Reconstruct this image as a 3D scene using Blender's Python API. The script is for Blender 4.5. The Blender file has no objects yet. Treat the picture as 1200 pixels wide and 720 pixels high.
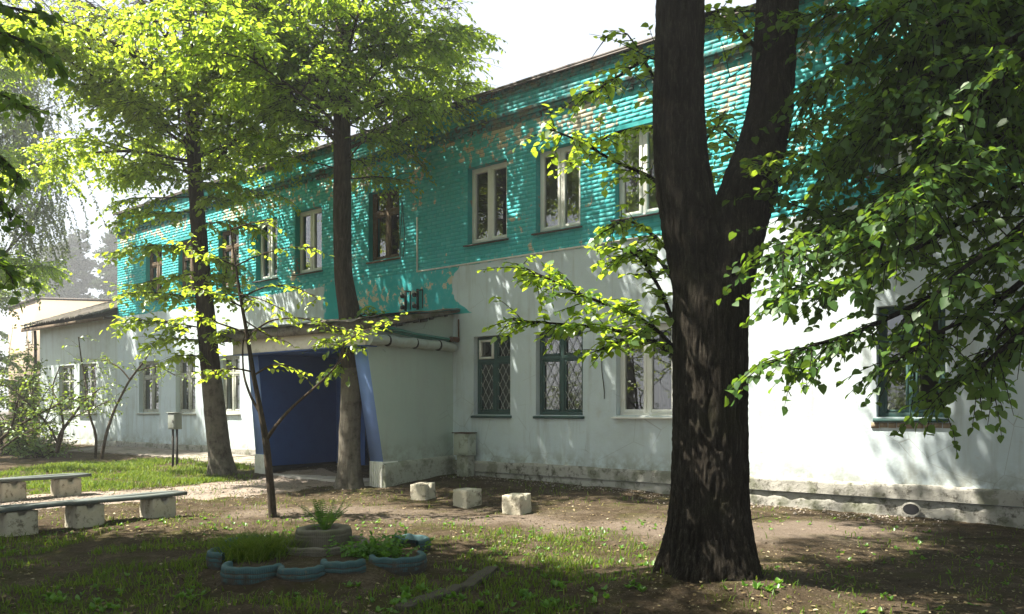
import bpy, math, random
import numpy as np
from mathutils import Vector

random.seed(7)
rng = np.random.default_rng(7)
C = bpy.context.scene
COL = C.collection
rad = math.radians

# ------------------------------------------------------------------ camera, light, exposure
F, HZ, EYE = 900.0, 479.0, 1.5            # focal length and horizon in photograph pixels, eye height in metres
cam = bpy.data.cameras.new('camera')
cam.lens, cam.sensor_width, cam.shift_y = 27.0, 36.0, 119.0 / 1200.0
cam.clip_start, cam.clip_end = 0.1, 2000.0
camo = bpy.data.objects.new('camera', cam)
camo.location = (0, 0, EYE)
camo.rotation_euler = (rad(90), 0, 0)
COL.objects.link(camo)
C.camera = camo

LIGHT = Vector((0.50, 0.03, -0.86)).normalized()      # the way sunlight travels
sun = bpy.data.lights.new('sun', 'SUN')
sun.energy, sun.angle, sun.color = 5.0, rad(0.55), (1.0, 0.94, 0.80)
suno = bpy.data.objects.new('sun', sun)
suno.rotation_euler = LIGHT.to_track_quat('-Z', 'Y').to_euler()
suno.location = (-20, 10, 30)
COL.objects.link(suno)

W = bpy.data.worlds.new('World')
C.world = W
W.use_nodes = True
wn = W.node_tree
wn.nodes.clear()
sky = wn.nodes.new('ShaderNodeTexSky')
sky.sky_type = 'NISHITA'
sky.sun_disc = False
sky.sun_elevation = math.asin(-LIGHT.z)
sky.sun_rotation = math.atan2(-LIGHT.x, -LIGHT.y)
sky.air_density, sky.dust_density, sky.ozone_density = 1.0, 1.5, 1.0
bg = wn.nodes.new('ShaderNodeBackground')
bg.inputs['Strength'].default_value = 0.060
wo = wn.nodes.new('ShaderNodeOutputWorld')
veil = wn.nodes.new('ShaderNodeMix')               # a thin, even white overcast over the blue
veil.data_type = 'RGBA'
veil.inputs[0].default_value = 0.82
veil.inputs[7].default_value = (4.5, 4.85, 5.4, 1)
wn.links.new(sky.outputs[0], veil.inputs[6])
wn.links.new(veil.outputs[2], bg.inputs[0])
wn.links.new(bg.outputs[0], wo.inputs[0])

C.view_settings.view_transform = 'Standard'
C.view_settings.look = 'None'
C.view_settings.gamma = 1.0
C.view_settings.use_curve_mapping = False
C.view_settings.exposure = 1.95
C.render.engine = 'CYCLES'
C.cycles.use_denoising = True
C.cycles.max_bounces = 8
C.cycles.diffuse_bounces = 4
C.cycles.glossy_bounces = 3
C.cycles.transmission_bounces = 5
C.cycles.transparent_max_bounces = 12
C.cycles.volume_bounces = 0
C.cycles.use_adaptive_sampling = True
C.cycles.caustics_reflective = False
C.cycles.caustics_refractive = False

# ------------------------------------------------------------------ layout: the facade frame, the ground
P0 = np.array((-0.487, 15.10))            # facade point s = 0
D = np.array((-0.7919, 0.6107))           # along the facade, to the left and away
N = np.array((-0.6107, -0.7919))          # out of the facade, towards the yard
FANG = math.atan2(D[1], D[0])


def sx(u):
    """facade coordinate s of photograph column u"""
    return (15.10 * 1138.0 / (u + 567.0) - 15.10) / 0.6107


def fw(s, t, z):
    p = P0 + s * D + t * N
    return np.array((p[0], p[1], z))


def S(a, b, x):
    q = np.clip((np.asarray(x, float) - a) / (b - a), 0, 1)
    return q * q * (3 - 2 * q)


def _h(ix, iy, iz):
    n = (ix * 374761393 + iy * 668265263 + iz * 2147483647) & 0xFFFFFFFF
    n = ((n ^ (n >> 13)) * 1274126177) & 0xFFFFFFFF
    n = (n ^ (n >> 16)) & 0xFFFF
    return n / 65535.0


def vn(x, y, z=0.0):
    """value noise, 0..1"""
    x, y, z = np.broadcast_arrays(np.asarray(x, float), np.asarray(y, float), np.asarray(z, float))
    ix, iy, iz = (np.floor(q).astype(np.int64) for q in (x, y, z))
    fx, fy, fz = x - ix, y - iy, z - iz
    fx, fy, fz = (q * q * (3 - 2 * q) for q in (fx, fy, fz))
    r = 0
    for a in (0, 1):
        for b in (0, 1):
            for c in (0, 1):
                w = (fx if a else 1 - fx) * (fy if b else 1 - fy) * (fz if c else 1 - fz)
                r = r + w * _h(ix + a, iy + b, iz + c)
    return r


def ground(x, y):
    x = np.asarray(x, float)
    y = np.asarray(y, float)
    s = (x - P0[0]) * D[0] + (y - P0[1]) * D[1]
    t = (x - P0[0]) * N[0] + (y - P0[1]) * N[1]
    g = 0.16 * S(-7, -1, s) * S(2.6, 0.1, t) + 0.13 * S(-1, 10, s)
    g = g + 0.16 * np.exp(-((x - 1.68) ** 2 + (y - 6.4) ** 2) / 0.55)
    g = g + 0.05 * (vn(x * 0.9 + 11, y * 0.9) - 0.5) + 0.025 * (vn(x * 3 + 5, y * 3) - 0.5)
    return g


def P(u, v, Z):
    """world point at photograph pixel (u, v) and depth Z"""
    return np.array(((u - 600.0) / F * Z, Z, EYE + (HZ - v) / F * Z))


def G(u, v):
    """world point where the ground shows at pixel (u, v)"""
    z = 0.0
    for _ in range(12):
        Z = F * (EYE - z) / (v - HZ)
        X = (u - 600.0) / F * Z
        z = float(ground(X, Z))
    return np.array((X, Z, z))


# ------------------------------------------------------------------ node helpers
def mat_new(name):
    m = bpy.data.materials.new(name)
    m.use_nodes = True
    nt = m.node_tree
    nt.nodes.clear()
    return m, nt


class NB:
    """a small node builder"""

    def __init__(self, name):
        self.m, self.nt = mat_new(name)
        self.out = self.nt.nodes.new('ShaderNodeOutputMaterial')
        self.geo = self.nt.nodes.new('ShaderNodeNewGeometry')

    def n(self, t, **kw):
        nd = self.nt.nodes.new(t)
        for k, v in kw.items():
            setattr(nd, k, v)
        return nd

    def link(self, a, b):
        self.nt.links.new(a, b)

    def put(self, sock, v):
        if hasattr(v, 'is_output'):
            self.link(v, sock)
        elif v is not None:
            if sock.type == 'RGBA' and not hasattr(v, '__len__'):
                v = (v, v, v, 1)
            if sock.type == 'RGBA' and len(v) == 3:
                v = (*v, 1)
            sock.default_value = v

    @property
    def pos(self):
        return self.geo.outputs['Position']

    def math(self, op, a, b=None, c=None, clamp=False):
        nd = self.n('ShaderNodeMath', operation=op, use_clamp=clamp)
        self.put(nd.inputs[0], a)
        if b is not None:
            self.put(nd.inputs[1], b)
        if c is not None:
            self.put(nd.inputs[2], c)
        return nd.outputs[0]

    def dot(self, vec):
        nd = self.n('ShaderNodeVectorMath', operation='DOT_PRODUCT')
        self.link(self.pos, nd.inputs[0])
        nd.inputs[1].default_value = vec
        return nd.outputs['Value']

    def scalevec(self, vec):
        nd = self.n('ShaderNodeVectorMath', operation='MULTIPLY')
        self.link(self.pos, nd.inputs[0])
        nd.inputs[1].default_value = vec
        return nd.outputs[0]

    def noise(self, scale, detail=4, rough=0.55, vec=None, dist=0.0):
        nd = self.n('ShaderNodeTexNoise')
        self.link(vec if vec is not None else self.pos, nd.inputs['Vector'])
        nd.inputs['Scale'].default_value = scale
        nd.inputs['Detail'].default_value = detail
        nd.inputs['Roughness'].default_value = rough
        nd.inputs['Distortion'].default_value = dist
        return nd.outputs['Fac']

    def voro(self, scale, vec=None, feature='F1', out='Distance'):
        nd = self.n('ShaderNodeTexVoronoi', feature=feature)
        self.link(vec if vec is not None else self.pos, nd.inputs['Vector'])
        nd.inputs['Scale'].default_value = scale
        return nd.outputs[out]

    def step(self, v, lo, hi, smooth=True):
        nd = self.n('ShaderNodeMapRange', interpolation_type='SMOOTHSTEP' if smooth else 'LINEAR')
        self.put(nd.inputs[0], v)
        nd.inputs[1].default_value, nd.inputs[2].default_value = lo, hi
        return nd.outputs[0]

    def mix(self, fac, a, b, blend='MIX'):
        nd = self.n('ShaderNodeMix', data_type='RGBA', blend_type=blend)
        self.put(nd.inputs[0], fac)
        self.put(nd.inputs[6], a)
        self.put(nd.inputs[7], b)
        return nd.outputs[2]

    def ramp(self, fac, stops):
        nd = self.n('ShaderNodeValToRGB')
        el = nd.color_ramp.elements
        while len(el) < len(stops):
            el.new(0.5)
        for e, (p, c) in zip(el, stops):
            e.position = p
            e.color = (*c, 1)
        self.put(nd.inputs[0], fac)
        return nd.outputs[0]

    def attr(self, name):
        nd = self.n('ShaderNodeAttribute')
        nd.attribute_name = name
        return nd.outputs['Fac']

    def bump(self, h, strength=0.4, dist=0.02, normal=None):
        nd = self.n('ShaderNodeBump')
        nd.inputs['Strength'].default_value = strength
        nd.inputs['Distance'].default_value = dist
        self.put(nd.inputs['Height'], h)
        if normal is not None:
            self.link(normal, nd.inputs['Normal'])
        return nd.outputs[0]

    def principled(self, color, rough=0.8, normal=None, spec=0.3, metal=0.0):
        nd = self.n('ShaderNodeBsdfPrincipled')
        self.put(nd.inputs['Base Color'], color)
        self.put(nd.inputs['Roughness'], rough)
        self.put(nd.inputs['Specular IOR Level'], spec)
        self.put(nd.inputs['Metallic'], metal)
        if normal is not None:
            self.link(normal, nd.inputs['Normal'])
        self.link(nd.outputs[0], self.out.inputs['Surface'])
        return nd

    def sep_z(self):
        nd = self.n('ShaderNodeSeparateXYZ')
        self.link(self.pos, nd.inputs[0])
        return nd.outputs[2]


M = {}
SOFF = float(np.dot(P0, D))


def fac_s(b):
    return b.math('SUBTRACT', b.dot((D[0], D[1], 0)), SOFF)


TEAL = (0.012, 0.262, 0.262)


def paint_teal(b, bare_a, bare_b, bias=0.0):
    """teal paint that has flaked off in patches, most of all in a band under the cornice"""
    z = b.sep_z()
    n1 = b.noise(1.1, 5, 0.62)
    n2 = b.noise(7.5, 3, 0.6)
    n3 = b.noise(26.0, 2, 0.5)
    band = b.math('MULTIPLY', b.step(z, 6.25, 6.75), b.step(z, 7.12, 6.98))
    f = b.math('ADD', b.math('MULTIPLY', n1, 0.55), b.math('MULTIPLY', n2, 0.45))
    f = b.math('ADD', f, b.math('MULTIPLY', band, 0.075))
    f = b.math('ADD', f, b.math('MULTIPLY', b.math('SUBTRACT', n3, 0.5), 0.10))
    f = b.math('ADD', f, b.math('MULTIPLY', b.math('SUBTRACT', b.attr('rnd'), 0.5), 0.09))
    peel = b.step(f, 0.600 - bias, 0.618 - bias)
    thin = b.step(f, 0.50 - bias, 0.64 - bias)
    teal = b.mix(b.noise(2.2, 4), (0.032, 0.38, 0.42), (0.062, 0.49, 0.50))
    teal = b.mix(b.math('MULTIPLY', thin, 0.35), teal, (0.22, 0.55, 0.56))
    teal = b.mix(b.math('MULTIPLY', b.step(b.noise(11, 4, 0.7), 0.58, 0.75), 0.5), teal, (0.012, 0.20, 0.20))
    bare = b.mix(b.noise(3.3, 3), bare_a, bare_b)
    bare = b.mix(b.step(n3, 0.6, 0.75), bare, (0.28, 0.24, 0.18))
    return b.mix(peel, teal, bare), peel, z


def m_brick():
    b = NB('painted_brick')
    c, peel, z = paint_teal(b, (0.50, 0.45, 0.29), (0.60, 0.56, 0.44))
    soot = b.math('MULTIPLY', b.step(z, 6.95, 7.1), b.step(b.noise(2.8, 5, 0.7), 0.42, 0.68))
    c = b.mix(b.math('MULTIPLY', soot, 0.75), c, (0.035, 0.04, 0.038))
    h = b.noise(45, 4, 0.7)
    nrm = b.bump(b.math('SUBTRACT', b.math('MULTIPLY', h, 0.5), b.math('MULTIPLY', peel, 0.6)), 0.5, 0.008)
    b.principled(c, 0.62, nrm, 0.35)
    return b.m


def m_mortar():
    b = NB('painted_mortar')
    c, peel, z = paint_teal(b, (0.26, 0.23, 0.19), (0.34, 0.31, 0.27), 0.02)
    c = b.mix(0.30, c, (0.012, 0.14, 0.14))
    b.principled(c, 0.85, b.bump(b.noise(60, 3), 0.5, 0.006), 0.2)
    return b.m


def m_cornice():
    b = NB('weathered_cornice')
    n = b.noise(2.4, 5, 0.7)
    c = b.ramp(n, [(0.30, (0.035, 0.035, 0.032)), (0.40, (0.09, 0.085, 0.075)), (0.46, (0.03, 0.24, 0.26)), (0.68, (0.20, 0.15, 0.09)), (0.8, (0.33, 0.28, 0.18))])
    c = b.mix(b.step(b.noise(14, 4, 0.7), 0.5, 0.7), c, (0.05, 0.05, 0.045))
    b.principled(c, 0.9, b.bump(b.noise(30, 4, 0.7), 0.7, 0.012), 0.2)
    return b.m


def plaster(name, base_a, base_b, dirt=1.0, teal=False, low=0.45):
    b = NB(name)
    z = b.sep_z()
    s = fac_s(b)
    c = b.mix(b.noise(0.9, 5, 0.6), base_a, base_b)
    streak = b.noise(1.0, 4, 0.6, b.scalevec((5.5, 5.5, 0.55)))
    c = b.mix(b.math('MULTIPLY', b.step(streak, 0.50, 0.70), 0.34 * dirt), c, (0.36, 0.38, 0.36))
    c = b.mix(b.math('MULTIPLY', b.step(b.noise(0.55, 5, 0.65), 0.48, 0.66), 0.30 * dirt), c, (0.40, 0.43, 0.40))
    c = b.mix(b.math('MULTIPLY', b.step(b.noise(5, 5, 0.7), 0.60, 0.72), 0.25 * dirt), c, (0.45, 0.43, 0.38))
    chips = b.step(b.noise(3.1, 4, 0.7, dist=0.6), 0.715, 0.73)
    c = b.mix(b.math('MULTIPLY', chips, 0.8), c, (0.48, 0.44, 0.36))
    cr = b.voro(1.3, b.n('ShaderNodeVectorMath', operation='ADD').outputs[0] if False else None, 'DISTANCE_TO_EDGE')
    crack = b.math('MULTIPLY', b.step(cr, 0.006, 0.0), b.step(b.noise(0.8, 3), 0.52, 0.6))
    c = b.mix(b.math('MULTIPLY', crack, 0.5), c, (0.16, 0.15, 0.13))
    splash = b.math('MULTIPLY', b.step(z, low + 0.45, low - 0.05), b.step(b.noise(4, 5, 0.7), 0.35, 0.65))
    c = b.mix(b.math('MULTIPLY', splash, 0.65 * dirt), c, (0.24, 0.24, 0.19))
    if teal:
        tc, peel, z = paint_teal(b, (0.55, 0.50, 0.36), (0.60, 0.57, 0.46), 0.03)
        wob = b.math('MULTIPLY', b.math('SUBTRACT', b.noise(2.6, 4), 0.5), 0.5)
        up = b.step(b.math('ADD', z, b.math('MULTIPLY', b.math('SUBTRACT', b.noise(6, 4, 0.65), 0.5), 0.10)), 4.372, 4.392)
        tip = b.math('ADD', s, wob)
        dz = b.math('SUBTRACT', z, 4.0)
        thr = b.math('MULTIPLY', b.math('MULTIPLY', dz, dz), 1.5)
        low_z = b.step(z, 3.40, 3.43)
        ins = b.math('MULTIPLY', b.math('MULTIPLY', b.step(b.math('ADD', tip, thr), 0.93, 0.96), b.step(tip, 4.98, 4.90)), low_z)
        teal_m = b.math('MAXIMUM', up, ins)
        c = b.mix(teal_m, c, tc)
    h = b.math('ADD', b.math('MULTIPLY', b.noise(8, 5, 0.6), 0.7), b.math('MULTIPLY', b.noise(60, 3), 0.2))
    h = b.math('SUBTRACT', h, b.math('MULTIPLY', chips, 0.5))
    b.principled(c, 0.85, b.bump(h, 0.45, 0.02), 0.2)
    return b.m


def m_concrete(name, a, c2, dark=(0.07, 0.065, 0.055), amt=0.8, moss=0.0):
    b = NB(name)
    c = b.mix(b.noise(4, 5, 0.65), a, c2)
    c = b.mix(b.math('MULTIPLY', b.step(b.noise(7, 6, 0.75), 0.50, 0.66), amt), c, dark)
    c = b.mix(b.math('MULTIPLY', b.step(b.noise(30, 3, 0.7), 0.62, 0.75), 0.5), c, dark)
    if moss:
        c = b.mix(b.math('MULTIPLY', b.step(b.noise(3.0, 4, 0.6), 0.5, 0.62), moss), c, (0.07, 0.085, 0.03))
    h = b.math('ADD', b.noise(14, 5, 0.7), b.math('MULTIPLY', b.noise(70, 3), 0.3))
    b.principled(c, 0.92, b.bump(h, 0.7, 0.02), 0.15)
    return b.m


def m_plain(name, col, rough=0.6, var=0.15, scale=6, spec=0.4, metal=0.0, bump=0.2, dirt=0.0, dirtc=(0.1, 0.09, 0.07)):
    b = NB(name)
    col = np.array(col)
    c = b.mix(b.noise(scale, 4), tuple(col * (1 - var)), tuple(np.minimum(col * (1 + var), 1)))
    if dirt:
        c = b.mix(b.math('MULTIPLY', b.step(b.noise(scale * 1.7, 5, 0.7), 0.5, 0.68), dirt), c, dirtc)
    b.principled(c, rough, b.bump(b.noise(scale * 8, 4), bump, 0.008), spec, metal)
    return b.m


def m_bark(name, a, c2, moss=0.2, vs=0.16, scale=24, white=False):
    b = NB(name)
    v = b.scalevec((1, 1, vs))
    n = b.noise(scale, 6, 0.7, v, 0.4)
    c = b.ramp(n, [(0.3, tuple(np.array(a) * 0.45)), (0.5, a), (0.72, c2)])
    c = b.mix(b.math('MULTIPLY', b.step(b.noise(2.2, 4), 0.52, 0.7), moss), c, (0.065, 0.07, 0.03))
    c = b.mix(b.math('MULTIPLY', b.step(b.noise(9, 4, 0.7), 0.62, 0.72), 0.35), c, tuple(np.array(c2) * 1.4))
    if white:                                   # the worn remains of a lime wash on the lower trunk
        z = b.sep_z()
        w = b.math('MULTIPLY', b.step(b.math('ADD', z, b.math('MULTIPLY', b.noise(5, 3), 0.05)), 2.30, 2.26), 0.5)
        c = b.mix(b.math('MULTIPLY', w, b.step(b.noise(6, 5, 0.7), 0.25, 0.6)), c, (0.26, 0.24, 0.20))
    b.principled(c, 0.92, b.bump(n, 0.9, 0.03), 0.15)
    return b.m


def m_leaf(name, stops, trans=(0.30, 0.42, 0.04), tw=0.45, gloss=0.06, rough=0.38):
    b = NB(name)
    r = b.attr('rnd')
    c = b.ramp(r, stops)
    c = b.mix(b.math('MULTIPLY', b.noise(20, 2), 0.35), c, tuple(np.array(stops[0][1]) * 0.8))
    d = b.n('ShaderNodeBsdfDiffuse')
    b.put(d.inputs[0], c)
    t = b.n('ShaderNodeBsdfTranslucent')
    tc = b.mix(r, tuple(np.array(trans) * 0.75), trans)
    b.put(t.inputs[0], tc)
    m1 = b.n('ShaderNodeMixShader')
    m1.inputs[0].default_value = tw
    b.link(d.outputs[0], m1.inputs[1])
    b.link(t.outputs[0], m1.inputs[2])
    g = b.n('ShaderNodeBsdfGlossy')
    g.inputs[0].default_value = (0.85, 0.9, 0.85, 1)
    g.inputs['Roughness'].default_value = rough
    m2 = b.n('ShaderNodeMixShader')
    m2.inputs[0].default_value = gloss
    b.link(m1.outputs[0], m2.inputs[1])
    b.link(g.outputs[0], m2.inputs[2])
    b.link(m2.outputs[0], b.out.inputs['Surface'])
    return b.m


def m_glass():
    b = NB('window_glass')
    fr = b.n('ShaderNodeFresnel')
    fr.inputs[0].default_value = 1.55
    tr = b.n('ShaderNodeBsdfTransparent')
    tr.inputs[0].default_value = (0.42, 0.47, 0.46, 1)
    gl = b.n('ShaderNodeBsdfGlossy')
    gl.inputs['Roughness'].default_value = 0.015
    b.link(b.bump(b.noise(1.7, 2), 0.12, 0.01), gl.inputs['Normal'])
    f = b.math('ADD', b.math('MULTIPLY', fr.outputs[0], 2.0), 0.10, clamp=True)
    mx = b.n('ShaderNodeMixShader')
    b.link(f, mx.inputs[0])
    b.link(tr.outputs[0], mx.inputs[1])
    b.link(gl.outputs[0], mx.inputs[2])
    b.link(mx.outputs[0], b.out.inputs['Surface'])
    return b.m


def m_ground():
    b = NB('yard_soil')
    n1, n2, n3 = b.noise(0.55, 6, 0.65), b.noise(3.0, 8, 0.78), b.noise(38, 4, 0.75)
    c = b.ramp(n2, [(0.30, (0.040, 0.029, 0.018)), (0.48, (0.080, 0.058, 0.038)), (0.70, (0.175, 0.135, 0.095))])
    c = b.mix(b.math('MULTIPLY', b.step(n3, 0.47, 0.62), 0.7), c, (0.045, 0.034, 0.022))
    c = b.mix(b.math('MULTIPLY', b.step(b.noise(1.4, 7, 0.75), 0.48, 0.62), 0.75), c, (0.065, 0.062, 0.018))
    c = b.mix(b.math('MULTIPLY', b.step(b.voro(55), 0.30, 0.12), b.step(b.noise(8, 3), 0.5, 0.62)), c, (0.36, 0.30, 0.20))
    bare = b.mix(b.noise(6, 6, 0.75), (0.15, 0.112, 0.085), (0.30, 0.245, 0.205))
    bare = b.mix(b.math('MULTIPLY', b.step(n3, 0.5, 0.62), 0.6), bare, (0.09, 0.068, 0.05))
    c = b.mix(b.math('MULTIPLY', b.attr('worn'), 0.85), c, bare)
    h = b.math('ADD', b.noise(9, 7, 0.78), b.math('MULTIPLY', n3, 0.45))
    b.principled(c, 0.95, b.bump(h, 1.0, 0.07), 0.1)
    return b.m


def m_path():
    b = NB('worn_gravel_path')
    c = b.mix(b.noise(2.5, 6, 0.7), (0.21, 0.165, 0.135), (0.33, 0.275, 0.24))
    c = b.mix(b.math('MULTIPLY', b.step(b.noise(1.3, 5, 0.7), 0.52, 0.66), 0.6), c, (0.13, 0.10, 0.07))
    vd = b.voro(70)
    c = b.mix(b.step(vd, 0.28, 0.1), c, (0.42, 0.37, 0.33))
    c = b.mix(b.math('MULTIPLY', b.step(b.noise(40, 3), 0.58, 0.7), 0.6), c, (0.09, 0.07, 0.05))
    h = b.math('ADD', b.noise(16, 6, 0.75), b.math('MULTIPLY', vd, -0.6))
    b.principled(c, 0.95, b.bump(h, 0.8, 0.02), 0.1)
    return b.m


M['brick'] = m_brick()
M['mortar'] = m_mortar()
M['cornice'] = m_cornice()
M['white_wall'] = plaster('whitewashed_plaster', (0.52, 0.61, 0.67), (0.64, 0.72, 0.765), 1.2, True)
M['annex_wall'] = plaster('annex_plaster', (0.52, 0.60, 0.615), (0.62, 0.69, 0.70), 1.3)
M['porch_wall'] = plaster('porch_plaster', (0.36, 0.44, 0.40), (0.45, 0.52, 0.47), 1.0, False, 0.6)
M['plinth'] = m_concrete('worn_plinth', (0.30, 0.29, 0.265), (0.47, 0.455, 0.42), (0.07, 0.065, 0.05), 0.9, 0.5)
M['porch_plinth'] = m_concrete('porch_plinth_render', (0.30, 0.31, 0.26), (0.42, 0.43, 0.37), (0.13, 0.12, 0.09), 0.7, 0.4)
M['apron'] = m_concrete('concrete_apron', (0.22, 0.19, 0.165), (0.33, 0.29, 0.26), (0.10, 0.085, 0.065), 0.7, 0.35)
M['block'] = m_concrete('cast_block_concrete', (0.38, 0.34, 0.26), (0.60, 0.56, 0.47), (0.10, 0.08, 0.055), 0.85)
M['box_pale'] = m_concrete('pale_box_paint', (0.40, 0.44, 0.38), (0.50, 0.54, 0.47), (0.16, 0.15, 0.09), 0.6, 0.4)
M['stoop'] = m_concrete('porch_floor', (0.36, 0.33, 0.31), (0.46, 0.43, 0.40), (0.18, 0.15, 0.13), 0.5)
M['blue'] = m_plain('deep_blue_paint', (0.04, 0.10, 0.31), 0.55, 0.15, 3, 0.4, 0, 0.25, 0.15, (0.03, 0.04, 0.12))
M['sunlit_blue'] = m_plain('pillar_blue_sunlit', (0.17, 0.27, 0.58), 0.6, 0.12, 5, 0.35, 0, 0.3, 0.2, (0.2, 0.26, 0.45))  # the porch blue made paler: sunlight on the pillar fronts put into the colour
M['black_paint'] = m_plain('black_skirting', (0.014, 0.014, 0.018), 0.6, 0.2, 6)
M['white_paint'] = m_plain('chalky_white_paint', (0.76, 0.76, 0.72), 0.8, 0.1, 5, 0.2, 0, 0.4, 0.5, (0.42, 0.40, 0.34))
M['lintel'] = m_plain('cream_lintel', (0.66, 0.64, 0.57), 0.85, 0.12, 2.5, 0.2, 0, 0.4, 0.45, (0.32, 0.29, 0.22))
M['slab_edge'] = m_concrete('mossy_slab', (0.15, 0.14, 0.12), (0.24, 0.22, 0.19), (0.045, 0.042, 0.035), 0.8, 0.7)
M['pipe_wrap'] = m_plain('pipe_wrapping', (0.36, 0.40, 0.37), 0.9, 0.12, 5, 0.15, 0, 0.6, 0.45, (0.25, 0.24, 0.18))
M['pipe_green'] = m_plain('green_pipe_paint', (0.05, 0.17, 0.14), 0.55, 0.2, 6, 0.4, 0, 0.3, 0.5, (0.06, 0.05, 0.04))
M['rust'] = m_plain('rusty_iron', (0.09, 0.045, 0.025), 0.85, 0.4, 12, 0.2, 0.2, 0.6)
M['dark_iron'] = m_plain('dark_iron', (0.035, 0.032, 0.03), 0.7, 0.3, 10, 0.4, 0.3)
M['ceramic'] = m_plain('grey_ceramic', (0.40, 0.42, 0.40), 0.35, 0.2, 10, 0.5)
M['pvc'] = m_plain('white_pvc', (0.78, 0.78, 0.74), 0.45, 0.05, 3, 0.4, 0, 0.05, 0.18, (0.55, 0.53, 0.46))
M['old_wood'] = m_plain('old_brown_frame', (0.12, 0.085, 0.055), 0.75, 0.35, 9, 0.25, 0, 0.5, 0.5, (0.25, 0.22, 0.17))
M['old_white'] = m_plain('flaking_white_frame', (0.42, 0.43, 0.38), 0.75, 0.2, 9, 0.25, 0, 0.5, 0.6, (0.16, 0.13, 0.10))
M['green_frame'] = m_plain('dark_green_frame', (0.035, 0.085, 0.08), 0.6, 0.25, 9, 0.35, 0, 0.4, 0.45, (0.05, 0.045, 0.035))
M['glass'] = m_glass()
M['curtain'] = m_plain('net_curtain', (0.42, 0.42, 0.38), 0.95, 0.1, 4, 0.05)
M['curtain_drab'] = m_plain('brown_curtain', (0.13, 0.11, 0.08), 0.95, 0.15, 4, 0.05)
M['room'] = m_plain('dim_room', (0.20, 0.19, 0.17), 0.9, 0.1, 1)
M['grille'] = m_plain('grille_paint', (0.40, 0.42, 0.40), 0.6, 0.1, 8)
M['slate'] = m_concrete('mossy_slate', (0.085, 0.075, 0.068), (0.15, 0.135, 0.12), (0.03, 0.027, 0.022), 0.8, 0.4)
M['tin'] = m_plain('rusted_tin', (0.085, 0.075, 0.07), 0.65, 0.3, 5, 0.4, 0.35, 0.3, 0.6, (0.10, 0.05, 0.03))
M['cream'] = m_plain('cream_stucco', (0.42, 0.34, 0.255), 0.9, 0.06, 1.5, 0.15)
M['cream_trim'] = m_plain('pale_trim', (0.72, 0.68, 0.58), 0.9, 0.06, 1.5, 0.15)
M['rubber'] = None
M['ground'] = m_ground()
M['path'] = m_path()


def m_bark_big():
    b = NB('furrowed_bark')
    r = b.attr('rnd')
    n0 = b.noise(44, 7, 0.78, b.scalevec((1, 1, 0.09)), 0.25)
    n = b.math('ABSOLUTE', b.math('SUBTRACT', b.math('MULTIPLY', n0, 2.0), 1.0))
    n = b.math('ADD', b.math('MULTIPLY', n, 1.4), b.math('MULTIPLY', b.noise(90, 3), 0.4))
    f = b.math('ADD', b.math('MULTIPLY', r, 0.36), b.math('MULTIPLY', n, 0.58))
    c = b.ramp(f, [(0.28, (0.014, 0.011, 0.008)), (0.46, (0.040, 0.033, 0.026)), (0.62, (0.090, 0.077, 0.062)), (0.82, (0.21, 0.19, 0.16))])
    c = b.mix(b.math('MULTIPLY', b.step(b.noise(1.8, 4), 0.52, 0.7), 0.3), c, (0.055, 0.058, 0.028))
    b.principled(c, 0.95, b.bump(n, 1.0, 0.055), 0.1)
    return b.m


M['bark_big'] = m_bark_big()
M['bark_lime'] = m_bark('lime_bark', (0.052, 0.042, 0.033), (0.115, 0.096, 0.076), 0.25, 0.14, 30, True)
M['bark_thin'] = m_bark('young_bark', (0.065, 0.05, 0.038), (0.13, 0.105, 0.08), 0.2, 0.2, 50)
M['bark_pine'] = m_bark('pine_bark', (0.10, 0.07, 0.05), (0.20, 0.13, 0.09), 0.0, 0.2, 10)
M['bark_birch'] = m_bark('birch_bark', (0.30, 0.29, 0.27), (0.55, 0.54, 0.5), 0.0, 1.5, 6)
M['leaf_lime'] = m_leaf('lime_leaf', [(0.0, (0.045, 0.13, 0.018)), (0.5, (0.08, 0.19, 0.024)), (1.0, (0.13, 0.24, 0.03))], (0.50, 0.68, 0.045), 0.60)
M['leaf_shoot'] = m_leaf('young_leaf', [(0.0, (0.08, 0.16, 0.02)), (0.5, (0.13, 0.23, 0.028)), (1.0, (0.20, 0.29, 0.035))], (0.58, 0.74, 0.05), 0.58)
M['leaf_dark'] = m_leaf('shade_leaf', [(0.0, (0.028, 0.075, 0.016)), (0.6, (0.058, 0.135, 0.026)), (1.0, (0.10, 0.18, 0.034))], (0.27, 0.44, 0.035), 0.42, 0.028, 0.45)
M['leaf_birch'] = m_leaf('birch_leaf', [(0.0, (0.05, 0.085, 0.035)), (1.0, (0.11, 0.15, 0.06))], (0.22, 0.28, 0.08), 0.4)
M['leaf_bush'] = m_leaf('bush_leaf', [(0.0, (0.05, 0.11, 0.02)), (1.0, (0.12, 0.21, 0.035))], (0.34, 0.46, 0.05), 0.45)
M['needle'] = m_leaf('pine_needle', [(0.0, (0.018, 0.04, 0.018)), (1.0, (0.05, 0.08, 0.034))], (0.06, 0.09, 0.03), 0.2, 0.02)
M['grass'] = m_leaf('grass_blade', [(0.0, (0.045, 0.095, 0.014)), (0.6, (0.09, 0.16, 0.022)), (0.9, (0.17, 0.21, 0.04)), (1.0, (0.28, 0.24, 0.10))], (0.26, 0.36, 0.035), 0.4, 0.008)
M['fern'] = m_leaf('fern_frond', [(0.0, (0.05, 0.14, 0.015)), (1.0, (0.11, 0.25, 0.025))], (0.25, 0.46, 0.04), 0.4, 0.04)
M['litter'] = m_leaf('dry_leaf', [(0.0, (0.12, 0.08, 0.04)), (0.5, (0.26, 0.20, 0.11)), (0.85, (0.42, 0.36, 0.22)), (1.0, (0.55, 0.50, 0.34))], (0.2, 0.15, 0.06), 0.15, 0.03)


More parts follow.
